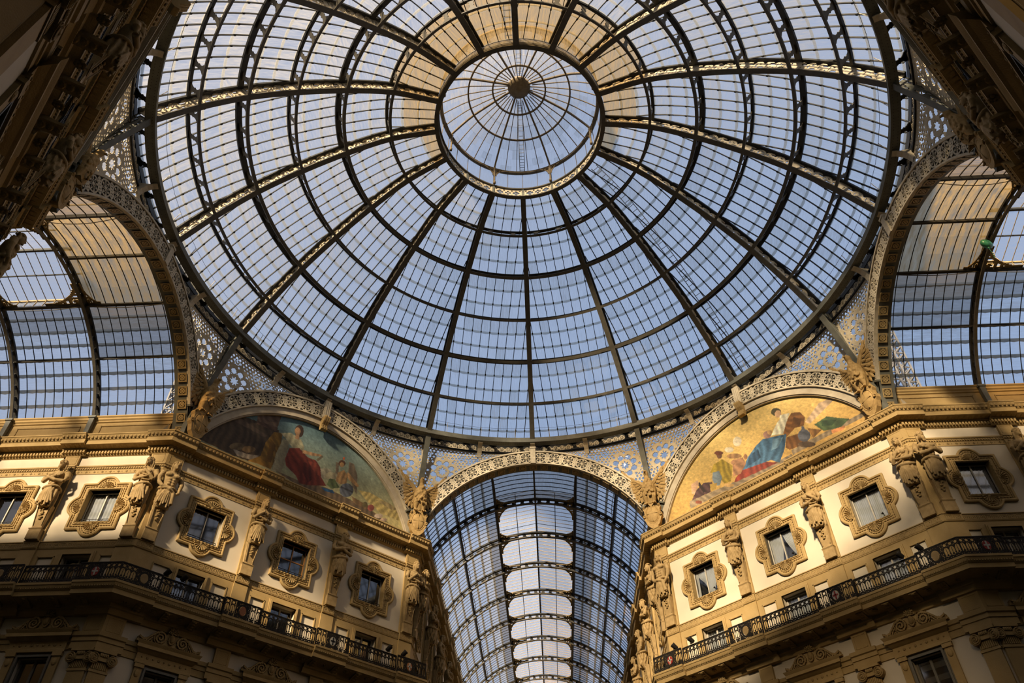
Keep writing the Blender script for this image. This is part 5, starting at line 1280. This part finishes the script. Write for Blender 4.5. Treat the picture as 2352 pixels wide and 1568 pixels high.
def facade(key, az, a, uL, uR, mL, mR, wins, piers, rail=True, detail=True, attic=False, modill=True, names=None, slab=1.0):
    """one whole front: wall with openings, mouldings, piers, railing"""
    loc = fl(az, a); rz = -az
    holes = []
    for w in wins:
        holes += [(w - 0.80, w + 0.80, Z_WIN - 0.92, Z_WIN + 0.92), (w - 0.68, w + 0.68, 16.20, 18.09), (w - 0.66, w + 0.66, LZ0, 13.38)]
    mb = MB(); plate(mb, uL, uR, FLOOR, 24.70, holes, 0.0, -0.34)
    mb.add([fv(uL, -0.9, FLOOR), fv(uR, -0.9, FLOOR), fv(uR, -0.9, 26.4), fv(uL, -0.9, 26.4)], [(0, 1, 2, 3)])
    mb.add([fv(uL, 0, 24.70), fv(uR, 0, 24.70), fv(uR, -0.9, 24.70), fv(uL, -0.9, 24.70)], [(0, 1, 2, 3)])
    W_ = tag(mb.obj('wall_' + key, CREAM, loc=loc, rz=rz), names['wall'], 'wall', None, 'structure')
    k = 0.4142
    ends = [(uL, uL + 0.80, k * mL, 0)] if mL else []
    if mR: ends.append((uR - 0.80, uR, 0, k * mR))
    P = [(p - 0.37, p + 0.37, 0, 0) for p in piers] + ends
    PB = [(p - 0.62, p + 0.62, 0, 0) for p in piers] + [(e[0] - (0.25 if e[3] else 0), e[1] + (0.25 if e[2] else 0), e[2], e[3]) for e in ends]
    PS = [(p - 0.95, p + 0.95, 0, 0) for p in piers] + [(e[0] - (0.6 if e[3] else 0), e[1] + (0.6 if e[2] else 0), e[2], e[3]) for e in ends]
    spans = lambda Q: [(q[0] - q[2] * 0.2, q[1] + q[3] * 0.2) for q in Q]
    def course(name, prof, Q, mat, dv=PV):
        mb = MB(); extr(mb, prof, uL, uR, k * mL, k * mR); c = mb.obj(name, mat, W_)
        for q in Q:
            mb = MB(); extr(mb, [(p[0], p[1]) for p in prof], q[0], q[1], q[2], q[3], dv); mb.obj(name + '_break', mat, c)
        return c
    def run(name, c, units, mat, Q, v0, step, dv=PV, mk=None):
        """small ornaments along the course, skipping forward at the breaks"""
        mb = MB(); cur = uL
        for q in sorted(Q):
            if q[0] > cur: strip_units(mb, cur, q[0], step, mk(v0))
            strip_units(mb, q[0] - q[2] * (v0 + dv), q[1] + q[3] * (v0 + dv), step, mk(v0 + dv)); cur = q[1]
        if cur < uR: strip_units(mb, cur, uR, step, mk(v0))
        stuff(mb.obj(name, mat, c))
    c = course('cornice', CORNICE, PB, OCHRE)
    if detail:
        run('dentil_course', c, None, OCHRE, PB, 0.09, 0.155, mk=lambda v: dentil(v, v + 0.10))
        run('egg_moulding', c, None, CARVED, PB, 0.645, 0.20, mk=egg)
        run('leaf_soffit', c, None, CARVED, PB, 0.24, 0.26, mk=leaf)
    c = course('string_course', STRING, P, OCHRE, 0.10)
    if detail:
        run('bead_moulding', c, None, CARVED, P, 0.06, 0.125, 0.10, mk=bead)
        run('crosslets', c, None, CARVED, P, 0.03, 0.42, 0.10, mk=crosslet)
    c = course('key_band', KEYB, P, OCHRE, 0.11)
    if detail:
        mb = MB()
        for q in sorted(P): mb.raster(key_mask, 0, max(0.33, round((q[1] - q[0]) / 0.33) * 0.33), 0, 0.26, 0.041, lambda s_, t_, d: fv(q[0] + 0.03 + s_ * (q[1] - q[0] - 0.06) / max(0.33, round((q[1] - q[0]) / 0.33) * 0.33), d, 18.50 + t_), 0.16, 0.175)
        cur = uL
        for q in sorted(P) + [(uR, uR, 0, 0)]:
            L = q[0] - cur
            if L > 0.4:
                n = round(L / 0.33) * 0.33
                mb.raster(key_mask, 0, n, 0, 0.26, 0.041, lambda s_, t_, d: fv(cur + s_ * L / n, d, 18.50 + t_), 0.05, 0.065)
            cur = q[1]
        stuff(mb.obj('greek_key', CARVED, c))
    # ochre dado behind the balcony with pale inset panels
    hs = []
    for w in wins: hs += [(w - 0.68, w + 0.68, 16.25, 18.09), (w - 1.88, w - 1.06, 16.4, 18.06), (w + 1.06, w + 1.88, 16.4, 18.06)]
    hs = [h for h in hs if h[0] > uL and h[1] < uR]
    mb = MB(); plate(mb, uL, uR, 16.21, 18.42, hs, 0.06, 0.0); mb.obj('dado', OCHRE, W_)
    mb = MB()
    for h in hs:
        if h[2] > 16.3:
            for q in ((h[0], h[0] + 0.05, h[2], h[3]), (h[1] - 0.05, h[1], h[2], h[3]), (h[0], h[1], h[3] - 0.05, h[3])): mb.fbox(q[0], q[1], 0, 0.085, q[2], q[3])
    mb.obj('panel_frames', OCHRE, W_)
    # piers: upper block, herm back, dado block, lower block, pilaster
    for q in P:
        m0 = MB()
        extr(m0, [(0, 23.1), (PV, 23.1), (PV, 23.74), (0, 23.74)], *q); extr(m0, [(0, 18.84), (PV - 0.03, 18.84), (PV - 0.03, 22.65), (0, 22.65)], *q)
        extr(m0, [(0, 16.2), (PV, 16.2), (PV, 18.43), (0, 18.43)], *q); extr(m0, [(0, 14.3), (PV, 14.3), (PV, 15.2), (0, 15.2)], *q)
        pr = m0.obj('pier', OCHRE, W_)
        m0 = MB(); w = q[1] - q[0]
        for z0, z1 in ((23.2, 23.66), (14.45, 15.05)):
            for (a0, a1, b0, b1) in ((0.08, 0.11, z0, z1), (w - 0.11, w - 0.08, z0, z1), (0.08, w - 0.08, z0, z0 + 0.025), (0.08, w - 0.08, z1 - 0.025, z1)):
                m0.fbox(q[0] + a0, q[0] + a1, PV, PV + 0.012, b0, b1)
        m0.obj('panel_moulding', OCHRE, pr)
    c = course('entablature', ENTAB, PB, OCHRE)
    for q in P:
        cu = (q[0] + q[1]) / 2
        p_ = put('pilaster', PIL[0.42][0], W_, (cu, 0, 0)); put('volutes', PIL[0.42][1], p_)
    c = course('balcony_slab', [(p_[0] * slab if p_[0] > 0.3 else p_[0], p_[1]) for p_ in SLAB], PS, OCHRE, 0.15)
    if modill:
        n = int((uR - uL) / 0.62)
        for i in range(n):
            uu = uL + (i + 0.5) * (uR - uL) / n
            put('modillion' if i % 2 else 'soffit_flower', MODI if i % 2 else FLOW, c, (uu, 0.2 * (1 - slab), 0))
    if detail:
        run('balcony_beads', c, None, CARVED, PS, 1.02 * slab, 0.11, 0.15, mk=lambda v: (lambda mb, u: mb.fbox(u - 0.03, u + 0.03, v - 0.01, v + 0.05, 15.93, 16.0)))
    if attic:
        mb = MB(); extr(mb, [(-0.4, 24.68), (-0.10, 24.68), (-0.10, 26.02), (-0.04, 26.06), (-0.04, 26.14), (0.02, 26.2), (0.02, 26.3), (0.08, 26.36), (0.08, 26.42), (-0.5, 26.44)], uL + (0.55 if mL else 0), uR - (0.55 if mR else 0))
        at = mb.obj('attic', OCHRE, W_)
        mb = MB()
        bays = sorted([uL] + list(piers) + [uR])
        for b0, b1 in zip(bays[:-1], bays[1:]):
            if b1 - b0 < 2: continue
            b0 += 0.55; b1 -= 0.55
            for r_ in ((b0, b1, 25.78, 25.82), (b0, b1, 24.9, 24.94), (b0, b0 + 0.04, 24.9, 25.82), (b1 - 0.04, b1, 24.9, 25.82)): mb.fbox(r_[0], r_[1], -0.1, -0.065, r_[2], r_[3])
        mb.obj('attic_panels', CARVED, at)
    return P
def railing(key, az, a, uL, uR, mL, mR, piers, label, meds, back=0.0):
    """wrought-iron balcony railing; it steps forward in front of each pier"""
    Rr = tag(empty('balcony_railing', fl(az, a, (uL + uR) / 2, 16.2, 1.0), -az), label, 'railing', 'balcony railings')
    ox = -(uL + uR) / 2
    V0, V1 = 0.98 - back, 1.13 - back
    segs = []; cur = uL - 0.414 * mL * V1
    P = sorted([(p - 0.95, p + 0.95) for p in piers] + ([(uL - 0.414 * V1, uL + 1.4)] if mL else []) + ([(uR - 1.4, uR + 0.414 * V1)] if mR else []))
    cur = uL - 0.414 * mL * V1
    for q in P:
        if q[0] - cur > 0.1: segs.append((cur, q[0], V0))
        segs.append((q[0], q[1], V1)); cur = q[1]
    if uR + 0.414 * mR * V1 - cur > 0.1: segs.append((cur, uR + 0.414 * mR * V1, V0))
    mi = 0
    for (s0, s1, v) in segs:
        y = -(v - 1.0); mb = MB(); mb.box(s0 + ox, s1 + ox, y - 0.03, y + 0.03, 0.84, 0.885); mb.box(s0 + ox, s1 + ox, y - 0.02, y + 0.02, 0.0, 0.03); mb.obj('handrail', BLACK, Rr)
        for e in (s0, s1):
            mb = MB(); mb.box(e + ox - 0.022, e + ox + 0.022, y - 0.022, y + 0.022, 0, 0.86); mb.obj('post', BLACK, Rr)
        if v == V1:
            cm = (s0 + s1) / 2
            if mL and s0 < uL + 0.1: cm = uL + 0.62
            if mR and s1 > uR - 0.1: cm = uR - 0.62
            p_ = put('medallion_panel', MED, Rr, (cm + ox, y, 0.02)); st = meds[mi % len(meds)]; mi += 1
            put('medallion', OV[st[0]], p_)
            if len(st) > 1: put('cross', {'w': CRW, 'r': CRR, 'b': CRB}[st[1]], p_)
            parts = [(s0, cm - 0.38), (cm + 0.38, s1)]
        else: parts = [(s0, s1)]
        for q0, q1 in parts:
            n = int(round((q1 - q0) / 0.234))
            for i in range(n): put('baluster', BAL, Rr, (q0 + (i + 0.5) * (q1 - q0) / n + ox, y, 0.02))
    return Rr

# --- floor, and the block of walls
mb = MB(); mb.box(-70, 70, -70, 80, FLOOR - 0.2, FLOOR); tag(mb.obj('floor', PAVING), 'pale marble paving of the galleries', 'floor', None, 'structure')
OCT = [-5.0, 0.0, 5.0]; OP = [-2.5, 2.5]
side = {'northwest': (-R(45), 'the front left of the far arch'), 'northeast': (R(45), 'the front right of the far arch'),
        'southwest': (-R(135), 'the dark upper-left front'), 'southeast': (R(135), 'the dark upper-right front')}
ORD = ['first', 'second', 'third', 'fourth', 'fifth', 'sixth', 'seventh', 'eighth']
AS, UCS = 18.75, 8.43
for key, (az, desc) in side.items():
    near = key.startswith('south'); AWk, UCk = (AS, UCS) if near else (AW, UC)
    facade(key, az, AWk, -UCk, UCk, 1, 1, OCT, OP, detail=True, slab=0.48 if near else 1.0, names={'wall': 'cream plaster wall of %s with ochre mouldings' % desc})
    for i, u in enumerate(OCT):
        st = 'none'
        lab = 'quatrefoil window with dark panes, %s from the left on %s' % (ORD[i], desc)
        if key == 'northeast':
            st = ['tied', 'parted', 'full'][i]
            lab = ['quatrefoil window with two tied-back white curtains beside the far arch', 'quatrefoil window with parted white curtains on the front right of the far arch', 'quatrefoil window fully veiled by white curtains on the front right of the far arch'][i]
        if key == 'northwest' and i == 1: lab = 'quatrefoil window with orange cross-shaped mullions on the front left of the far arch'
        window(az, AWk, u, lab, st, guard=key != 'northeast', cross=(key == 'northwest' and i == 1), camera=key == 'northeast')
        door(az, AWk, u, 'balcony door, %s from the left on %s' % (ORD[i], desc), key == 'northeast')
        if not near or True:
            low_window(az, AWk, u, 'scroll-pedimented window below the balcony, %s from the left on %s' % (ORD[i], desc), blind=(key == 'northeast' and i == 2))
    kinds = {'northwest': ['youth', 'woman', 'beard', 'woman'], 'northeast': ['youth', 'woman', 'woman', 'woman'], 'southwest': ['woman', 'beard', 'woman', 'youth'], 'southeast': ['youth', 'woman', 'beard', 'woman']}[key]
    what = {'youth': 'bare-chested stone figure', 'woman': 'draped stone woman', 'beard': 'bearded stone man'}
    for i, u in enumerate((-UCk + 0.40, -2.5, 2.5, UCk - 0.40)):
        caryatid(az, AWk, u, kinds[i], '%s, %s from left on %s' % (what[kinds[i]], ORD[i], desc), 'caryatids between the upper windows', i % 2 == 1)
    meds = {'northwest': [('tan',), ('orange',), ('white', 'b'), ('orange', 'w')], 'northeast': [('red', 'w'), ('tan',), ('white', 'r'), ('tan',)]}.get(key, [('tan',)])
    railing(key, az, AWk, -UCk, UCk, 1, 1, OP, 'black wrought-iron balcony railing along %s' % desc, meds, 0.52 if near else 0.0)
arms = {'west': (0.0, 'left', -1), 'east': (0.0, 'right', 1)}
# arm walls seen beside the crossing
def arm_bays(n): return [18.5 + 2.47] + [BAY0 + BAY * (i + 0.5) for i in range(n)], [BAY0 + BAY * i for i in range(n + 1)]
wb, pb = arm_bays(3)
for key, sg, desc in (('west', -1, 'the wall of the left-hand gallery'), ('east', 1, 'the wall of the right-hand gallery')):
    wins = sorted(sg * w for w in wb); piers = sorted(sg * p for p in pb[:-1])
    uL, uR = (-37.0, -18.5) if sg < 0 else (18.5, 37.0)
    facade(key, 0.0, HW, uL, uR, int(sg > 0), int(sg < 0), wins, piers, attic=True, names={'wall': 'cream plaster wall on the far side of the %s-hand gallery' % ('left' if sg < 0 else 'right')})
    for i, w in enumerate(wb):
        window(0.0, HW, sg * w, 'quatrefoil window, %s from the crossing on %s' % (ORD[i], desc), 'bright' if (sg < 0 and i == 0) else ('full' if sg > 0 else 'none'), guard=sg < 0)
        door(0.0, HW, sg * w, 'balcony door, %s from the crossing on %s' % (ORD[i], desc), sg > 0)
        low_window(0.0, HW, sg * w, 'scroll-pedimented window below the balcony, %s from the crossing on %s' % (ORD[i], desc))
    for i, u in enumerate([18.9] + pb[:-1]):
        kd = ['woman', 'beard', 'woman'][i % 3] if sg < 0 else ['beard', 'woman', 'youth'][i % 3]
        caryatid(0.0, HW, sg * u, kd, '%s, %s from the crossing on %s' % (what[kd], ORD[i], desc), 'caryatids between the upper windows', sg > 0)
    railing(key, 0.0, HW, uL, uR, int(sg > 0), int(sg < 0), piers, 'black wrought-iron balcony railing along %s' % desc, [('red', 'w'), ('tan',)] if sg > 0 else [('tan',), ('red', 'w')])
# the far gallery, seen end on
wb, pb = arm_bays(7)
for key, az, desc in (('north_left', -R(90), 'the left wall of the far gallery'), ('north_right', R(90), 'the right wall of the far gallery')):
    sg = 1 if az < 0 else -1
    uL, uR = (18.5, 64.0) if sg > 0 else (-64.0, -18.5)
    facade(key, az, HW, uL, uR, int(sg > 0), int(sg < 0), sorted(sg * w for w in wb), sorted(sg * p for p in pb[:-1]), attic=True, modill=False, names={'wall': 'cream plaster wall, %s' % desc})
    for i, w in enumerate(wb[:6]):
        window(az, HW, sg * w, 'quatrefoil window, %s from the crossing along %s' % (ORD[i], desc), 'none')
        door(az, HW, sg * w, 'balcony door, %s from the crossing along %s' % (ORD[i], desc), False)
    for i, u in enumerate([18.9] + pb[:6]):
        kd = ['woman', 'beard', 'youth'][i % 3]
        caryatid(az, HW, sg * u, kd, '%s, %s from the crossing on %s' % (what[kd], ORD[i], desc), 'caryatids between the upper windows', sg < 0)
# plain walls of the arms behind and beside the viewer
for key, az, uL, uR in (('west_near', pi, 19.2, 37.5), ('east_near', pi, -37.5, -19.2), ('south_left', -R(90), -60, -19.2), ('south_right', R(90), 19.2, 60)):
    mb = MB(); mb.fbox(uL, uR, -0.9, 0, FLOOR, 26.4); extr(mb, CORNICE, uL, uR)
    tag(mb.obj('wall_' + key, OCHRE, loc=fl(az, HW), rz=-az), 'ochre gallery wall out of the main view, %s' % key.replace('_', ' '), 'wall', None, 'structure')

for key, az, a_ in (('west_end', -R(90), 36.5), ('east_end', R(90), 36.5), ('north_end', 0.0, 64.0), ('south_end', pi, 62.0)):  # unseen end walls, added to keep sky light out of the open arms
    mb = MB(); mb.fbox(-8.5, 8.5, -0.9, 0, FLOOR, 26.4 if key[0] in 'we' else 33.0); extr(mb, CORNICE, -8.5, 8.5)
    tag(mb.obj('wall_' + key, OCHRE, loc=fl(az, a_), rz=-az), 'added ochre wall blocking sky light at the end of the %s gallery' % {'w': 'left-hand', 'e': 'right-hand', 'n': 'far', 's': 'near'}[key[0]], 'wall', None, 'structure')
# ---------------------------------------------------------------- lunettes: painted tympana over the octagon walls
def inpoly(U, Z, poly):
    c = np.zeros(U.shape, bool); n = len(poly); j = n - 1
    for i in range(n):
        xi, zi = poly[i]; xj, zj = poly[j]
        if zi != zj:
            c ^= ((zi > Z) != (zj > Z)) & (U < (xj - xi) * (Z - zi) / (zj - zi) + xi)
        j = i
    return c
def painting(key, az, polys, label, top, low, lift):
    du = 0.032
    us = np.arange(-7.6, 7.6 + du, du); zs = np.arange(24.6, 29.8 + du, du)
    U, Z = np.meshgrid(us, zs, indexing='ij')
    t = np.clip((Z - 24.6) / 5.2 - lift * U / 15, 0, 1)[..., None]
    colr = np.array(low) * (1 - t) + np.array(top) * t
    g = np.random.RandomState(5).normal(0, 1, U.shape)
    g = (g + np.roll(g, 1, 0) + np.roll(g, 1, 1) + np.roll(g, 2, 0)) / 2.5
    rs_ = np.random.RandomState(4)
    for c, poly in polys:
        msk = inpoly(U, Z, poly)
        # loose brushwork: each shape shades a little from one side to the other
        pu = [p[0] for p in poly]; s = (U - min(pu)) / max(0.05, max(pu) - min(pu))
        big = max(pu) - min(pu) > 0.7
        ph = rs_.uniform(0, 6); an = rs_.uniform(0.9, 1.9) if big else 0.0
        fold = np.sin((U * sin(an) + Z * cos(an) + 0.16 * np.sin(2.3 * Z + ph) + 0.12 * np.sin(3.1 * U)) * 15 + ph)
        f = (1.12 - 0.26 * np.clip(s, 0, 1) + (0.13 * fold if big else 0))[..., None]
        colr = np.where(msk[..., None], np.array(c) * f, colr)
    g2 = np.random.RandomState(9).normal(0, 1, U.shape)
    for _ in range(6): g2 = (g2 + np.roll(g2, 1, 0) + np.roll(g2, 1, 1) + np.roll(g2, (1, 1), (0, 1))) / 4
    for _ in range(5): g2 = (g2 + np.roll(g2, (1, -1), (0, 1))) / 2
    g2 /= g2.std()
    colr = np.clip(colr * (1 + 0.045 * g[..., None] + 0.035 * g2[..., None]), 0, 255) / 255.0
    lin = np.where(colr <= 0.04045, colr / 12.92, ((colr + 0.055) / 1.055) ** 2.4) * np.array([0.86, 1.0, 1.3])
    r2 = U ** 2 + (Z - ACZ) ** 2
    nu, nz = U.shape
    idx = -np.ones((nu, nz), int); ok = r2 < 7.62 ** 2
    cells = ok[:-1, :-1] & ok[1:, :-1] & ok[1:, 1:] & ok[:-1, 1:]
    use = np.zeros((nu, nz), bool)
    use[:-1, :-1] |= cells; use[1:, :-1] |= cells; use[1:, 1:] |= cells; use[:-1, 1:] |= cells
    idx[use] = np.arange(use.sum())
    vs = [fv(float(u), 0, float(z)) for u, z in zip(U[use], Z[use] - 24.7)]
    I, J = np.nonzero(cells)
    fs = [(int(idx[i, j]), int(idx[i + 1, j]), int(idx[i + 1, j + 1]), int(idx[i, j + 1])) for i, j in zip(I, J)]
    me = bpy.data.meshes.new('lunette_painting'); me.from_pydata(vs, [], fs)
    at = me.color_attributes.new('paint', 'FLOAT_COLOR', 'POINT')
    buf = np.ones((len(vs), 4), np.float32); buf[:, :3] = lin[use]
    at.data.foreach_set('color', buf.ravel())
    mt = bpy.data.materials.new('lunette_paint_' + key); mt.use_nodes = True
    b = mt.node_tree.nodes['Principled BSDF']; b.inputs['Roughness'].default_value = 0.75
    an = mt.node_tree.nodes.new('ShaderNodeVertexColor'); an.layer_name = 'paint'
    mt.node_tree.links.new(an.outputs['Color'], b.inputs['Base Color'])
    me.materials.append(mt); me.polygons.foreach_set('use_smooth', [True] * len(me.polygons)); me.update()
    tag(put('lunette_painting', me, None, fl(az, AW, 0, 24.7, -0.10), -az), label, 'painting', 'painted lunettes')
    mb = MB()
    n = 30
    for i in range(n):
        t0 = -R(73) + R(146) * i / n; t1 = -R(73) + R(146) * (i + 1) / n
        mb.add([(9.1 * sin(t0), 0.55, 9.1 * cos(t0)), (9.1 * sin(t1), 0.55, 9.1 * cos(t1)), (9.1 * sin(t1), 0.55, 2.4), (9.1 * sin(t0), 0.55, 2.4)], [(0, 1, 2, 3)])
    tag(mb.obj('wall_lunette_' + key, ARCHSTONE, loc=fl(az, AW, 0, ACZ), rz=-az), 'plain wall behind the %s' % label, 'wall', None, 'structure')
painting('left', -R(45), PAINT_LEFT, 'painted lunette with a crowned figure in a red robe under a teal sky', (88, 112, 108), (196, 168, 100), 0.5)
painting('right', R(45), PAINT_RIGHT, 'painted lunette with a seated figure in a blue skirt on golden ground', (226, 182, 98), (206, 150, 70), 0.2)
for key, az in (('near_left', -R(135)), ('near_right', R(135))):
    mb = MB(); n = 30
    for i in range(n):
        t0 = -R(73) + R(146) * i / n; t1 = -R(73) + R(146) * (i + 1) / n
        mb.add([(9.1 * sin(t0), 0.3, 9.1 * cos(t0)), (9.1 * sin(t1), 0.3, 9.1 * cos(t1)), (9.1 * sin(t1), 0.3, 2.4), (9.1 * sin(t0), 0.3, 2.4)], [(0, 1, 2, 3)])
    tag(mb.obj('wall_lunette_' + key, ARCHSTONE, loc=fl(az, AW, 0, ACZ), rz=-az), 'plain lunette wall above the %s' % side['southwest' if 'left' in key else 'southeast'][1], 'wall', None, 'structure')

# ---------------------------------------------------------------- small things
def floodlight(az, a, u, v, z, aim, label):
    mb = MB(); d = Vector(aim).normalized(); c = Vector((0, 0, 0.16))
    mb.tube([c - d * 0.16, c - d * 0.13, c + d * 0.12, c + d * 0.17], [0.07, 0.11, 0.13, 0.14], 12)
    F_ = empty('floodlight', fl(az, a, u, z, v), -az); tag(F_, label, 'floodlight', 'floodlights on the balcony rails')
    mb.obj('housing', BLACK, F_, True)
    mb = MB(); mb.box(-0.10, -0.08, -0.02, 0.02, 0, 0.18); mb.box(0.08, 0.10, -0.02, 0.02, 0, 0.18); mb.box(-0.10, 0.10, -0.02, 0.02, -0.02, 0.01); mb.obj('yoke', BLACK, F_)
    mb = MB(); mb.tube([c + d * 0.168, c + d * 0.172], [0.125, 0.125], 12); mb.obj('lens', WGLASS, F_)
ND, ED = 'front left of the far arch', 'front right of the far arch'
for az, us, nm in ((-R(45), (-6.4, -5.6, 5.9, 6.9), ND), (R(45), (-6.9, -5.8, 5.9, 6.8), ED)):
    for i, u in enumerate(us):
        floodlight(az, AW, u, 1.1, 17.09, (0.5 if az < 0 else -0.5, -0.5, 0.75), 'black floodlight on the balcony rail, %s from left, %s' % (ORD[i], nm))
def balloon(loc, rx, rz, mat, label, ang):
    B_ = empty('balloon', loc, ang); tag(B_, label, 'balloon')
    mb = MB(); mb.blob((0, 0, 0), rx, rx * 0.55, rz, 14, 10, lambda a, t: 1 + 0.12 * cos(a) * sin(t)); mb.tube([(0, 0, -rz), (0, 0, -rz - 0.08)], [0.03, 0.06], 6); mb.obj('foil_body', mat, B_, True)
    mb = MB(); mb.tube([(0, 0, -rz - 0.08), (0.05, 0.02, -rz - 0.4), (0, 0.05, -rz - 0.8)], 0.012, 4); mb.obj('ribbon', mat, B_)
balloon((23.0, 1.0, 30.25), 0.36, 0.26, GREENB, 'deflated green foil balloon caught on a truss of the right-hand vault', 0.4)
# lattice masts standing outside the side galleries, seen through the glass
def mast(x, y, z0, z1, w, label):
    M_ = empty('lattice_mast', (x, y, z0)); tag(M_, label, 'mast', 'masts outside the side galleries')
    H = z1 - z0; mb = MB()
    for sx, sy in ((-1, -1), (-1, 1), (1, -1), (1, 1)):
        m2 = MB(); m2.bar((sx * w, sy * w, 0), (sx * w, sy * w, H), 0.09); m2.obj('upright', STEEL, M_)
    n = int(H / (2 * w))
    for i in range(n):
        za, zb = H * i / n, H * (i + 1) / n
        for (p, q) in (((-1, -1), (1, -1)), ((1, -1), (1, 1)), ((1, 1), (-1, 1)), ((-1, 1), (-1, -1))):
            m2 = MB(); m2.bar((p[0] * w, p[1] * w, za), (q[0] * w, q[1] * w, zb), 0.06); m2.bar((p[0] * w, p[1] * w, za), (q[0] * w, q[1] * w, za), 0.06); m2.obj('brace', STEEL, M_)
mast(21.2, 10.6, 25.0, 35.5, 0.28, 'slim lattice mast nearest the crossing outside the right-hand vault')
mast(22.3, 10.9, 25.0, 35.5, 0.28, 'slim lattice mast farther out beside the right-hand vault')
mast(-21.4, 10.6, 25.0, 35.0, 0.30, 'slim lattice mast outside the left-hand vault')
# ladders lying on the dome outside the glass
def ladder(az, s0, s1, label, off=0.55):
    L_ = empty('roof_ladder', pol(prof_out(s1)[0] + 0.4, az, prof_out(s1)[1]), 0); tag(L_, label, 'ladder', 'maintenance ladders on the dome')
    o = L_.location; n = 30; A = [s0 + (s1 - s0) * i / n for i in range(n + 1)]
    def pt(s, x):
        r, z = prof_out(s); nn = nrm(s, prof_out); r += nn[0] * 0.25; z += nn[1] * 0.25
        return Vector((cos(az) * x + sin(az) * r, -sin(az) * x + cos(az) * r, z)) - o
    for sx in (off, off + 0.42):
        mb = MB(); mb.tube([pt(s, sx) for s in A], 0.028, 5); mb.obj('rail', STEEL, L_)
    m_ = int((s1 - s0) * 8)
    for i in range(m_):
        s = s0 + (s1 - s0) * (i + 0.5) / m_; mb = MB(); mb.tube([pt(s, off), pt(s, off + 0.42)], 0.02, 5); mb.obj('rung', STEEL, L_)
ladder(R(45), 0.2, 6.0, 'maintenance ladder outside the glass on the right side of the dome')
ladder(R(180), 0.1, 2.0, 'maintenance ladder outside the amber glass above the lantern ring', 0.3)
mb = MB()
Lz = empty('roof_ladder', (0, 4.9, 44.5)); tag(Lz, 'maintenance ladder climbing the lantern cupola', 'ladder', 'maintenance ladders on the dome')
for y_ in (1, -1):
    for sx in (-0.16, 0.16):
        m2 = MB(); m2.tube([(sx, y_ * cup(s)[0] - 4.9, cup(s)[1] + 0.25 - 44.5) for s in [1.0 + 4 * i / 14 for i in range(15)]], 0.025, 5); m2.obj('rail', STEEL, Lz)
    for i in range(20):
        s = 1.0 + 4 * (i + 0.5) / 20; m2 = MB(); m2.tube([(-0.16, y_ * cup(s)[0] - 4.9, cup(s)[1] + 0.25 - 44.5), (0.16, y_ * cup(s)[0] - 4.9, cup(s)[1] + 0.25 - 44.5)], 0.018, 5); m2.obj('rung', STEEL, Lz)
# safety wire on short stanchions round the foot of the dome
Wr = tag(empty('safety_wire', (0, 0, 32.3)), 'thin safety wire on stanchions round the foot of the dome', 'wire')
mb = MB(); mb.tube([pol(17.62, 2 * pi * i / 96, 32.75 - 32.3 + 0.03 * cos(i * pi / 3)) for i in range(96)], 0.010, 4, True); mb.obj('wire', DARKIRON, Wr)
for i in range(48):
    a_ = 2 * pi * (i + 0.5) / 48; mb = MB(); mb.bar(pol(17.88, a_, -0.3), pol(17.62, a_, 0.47), 0.022); mb.obj('stanchion', FRET, Wr)
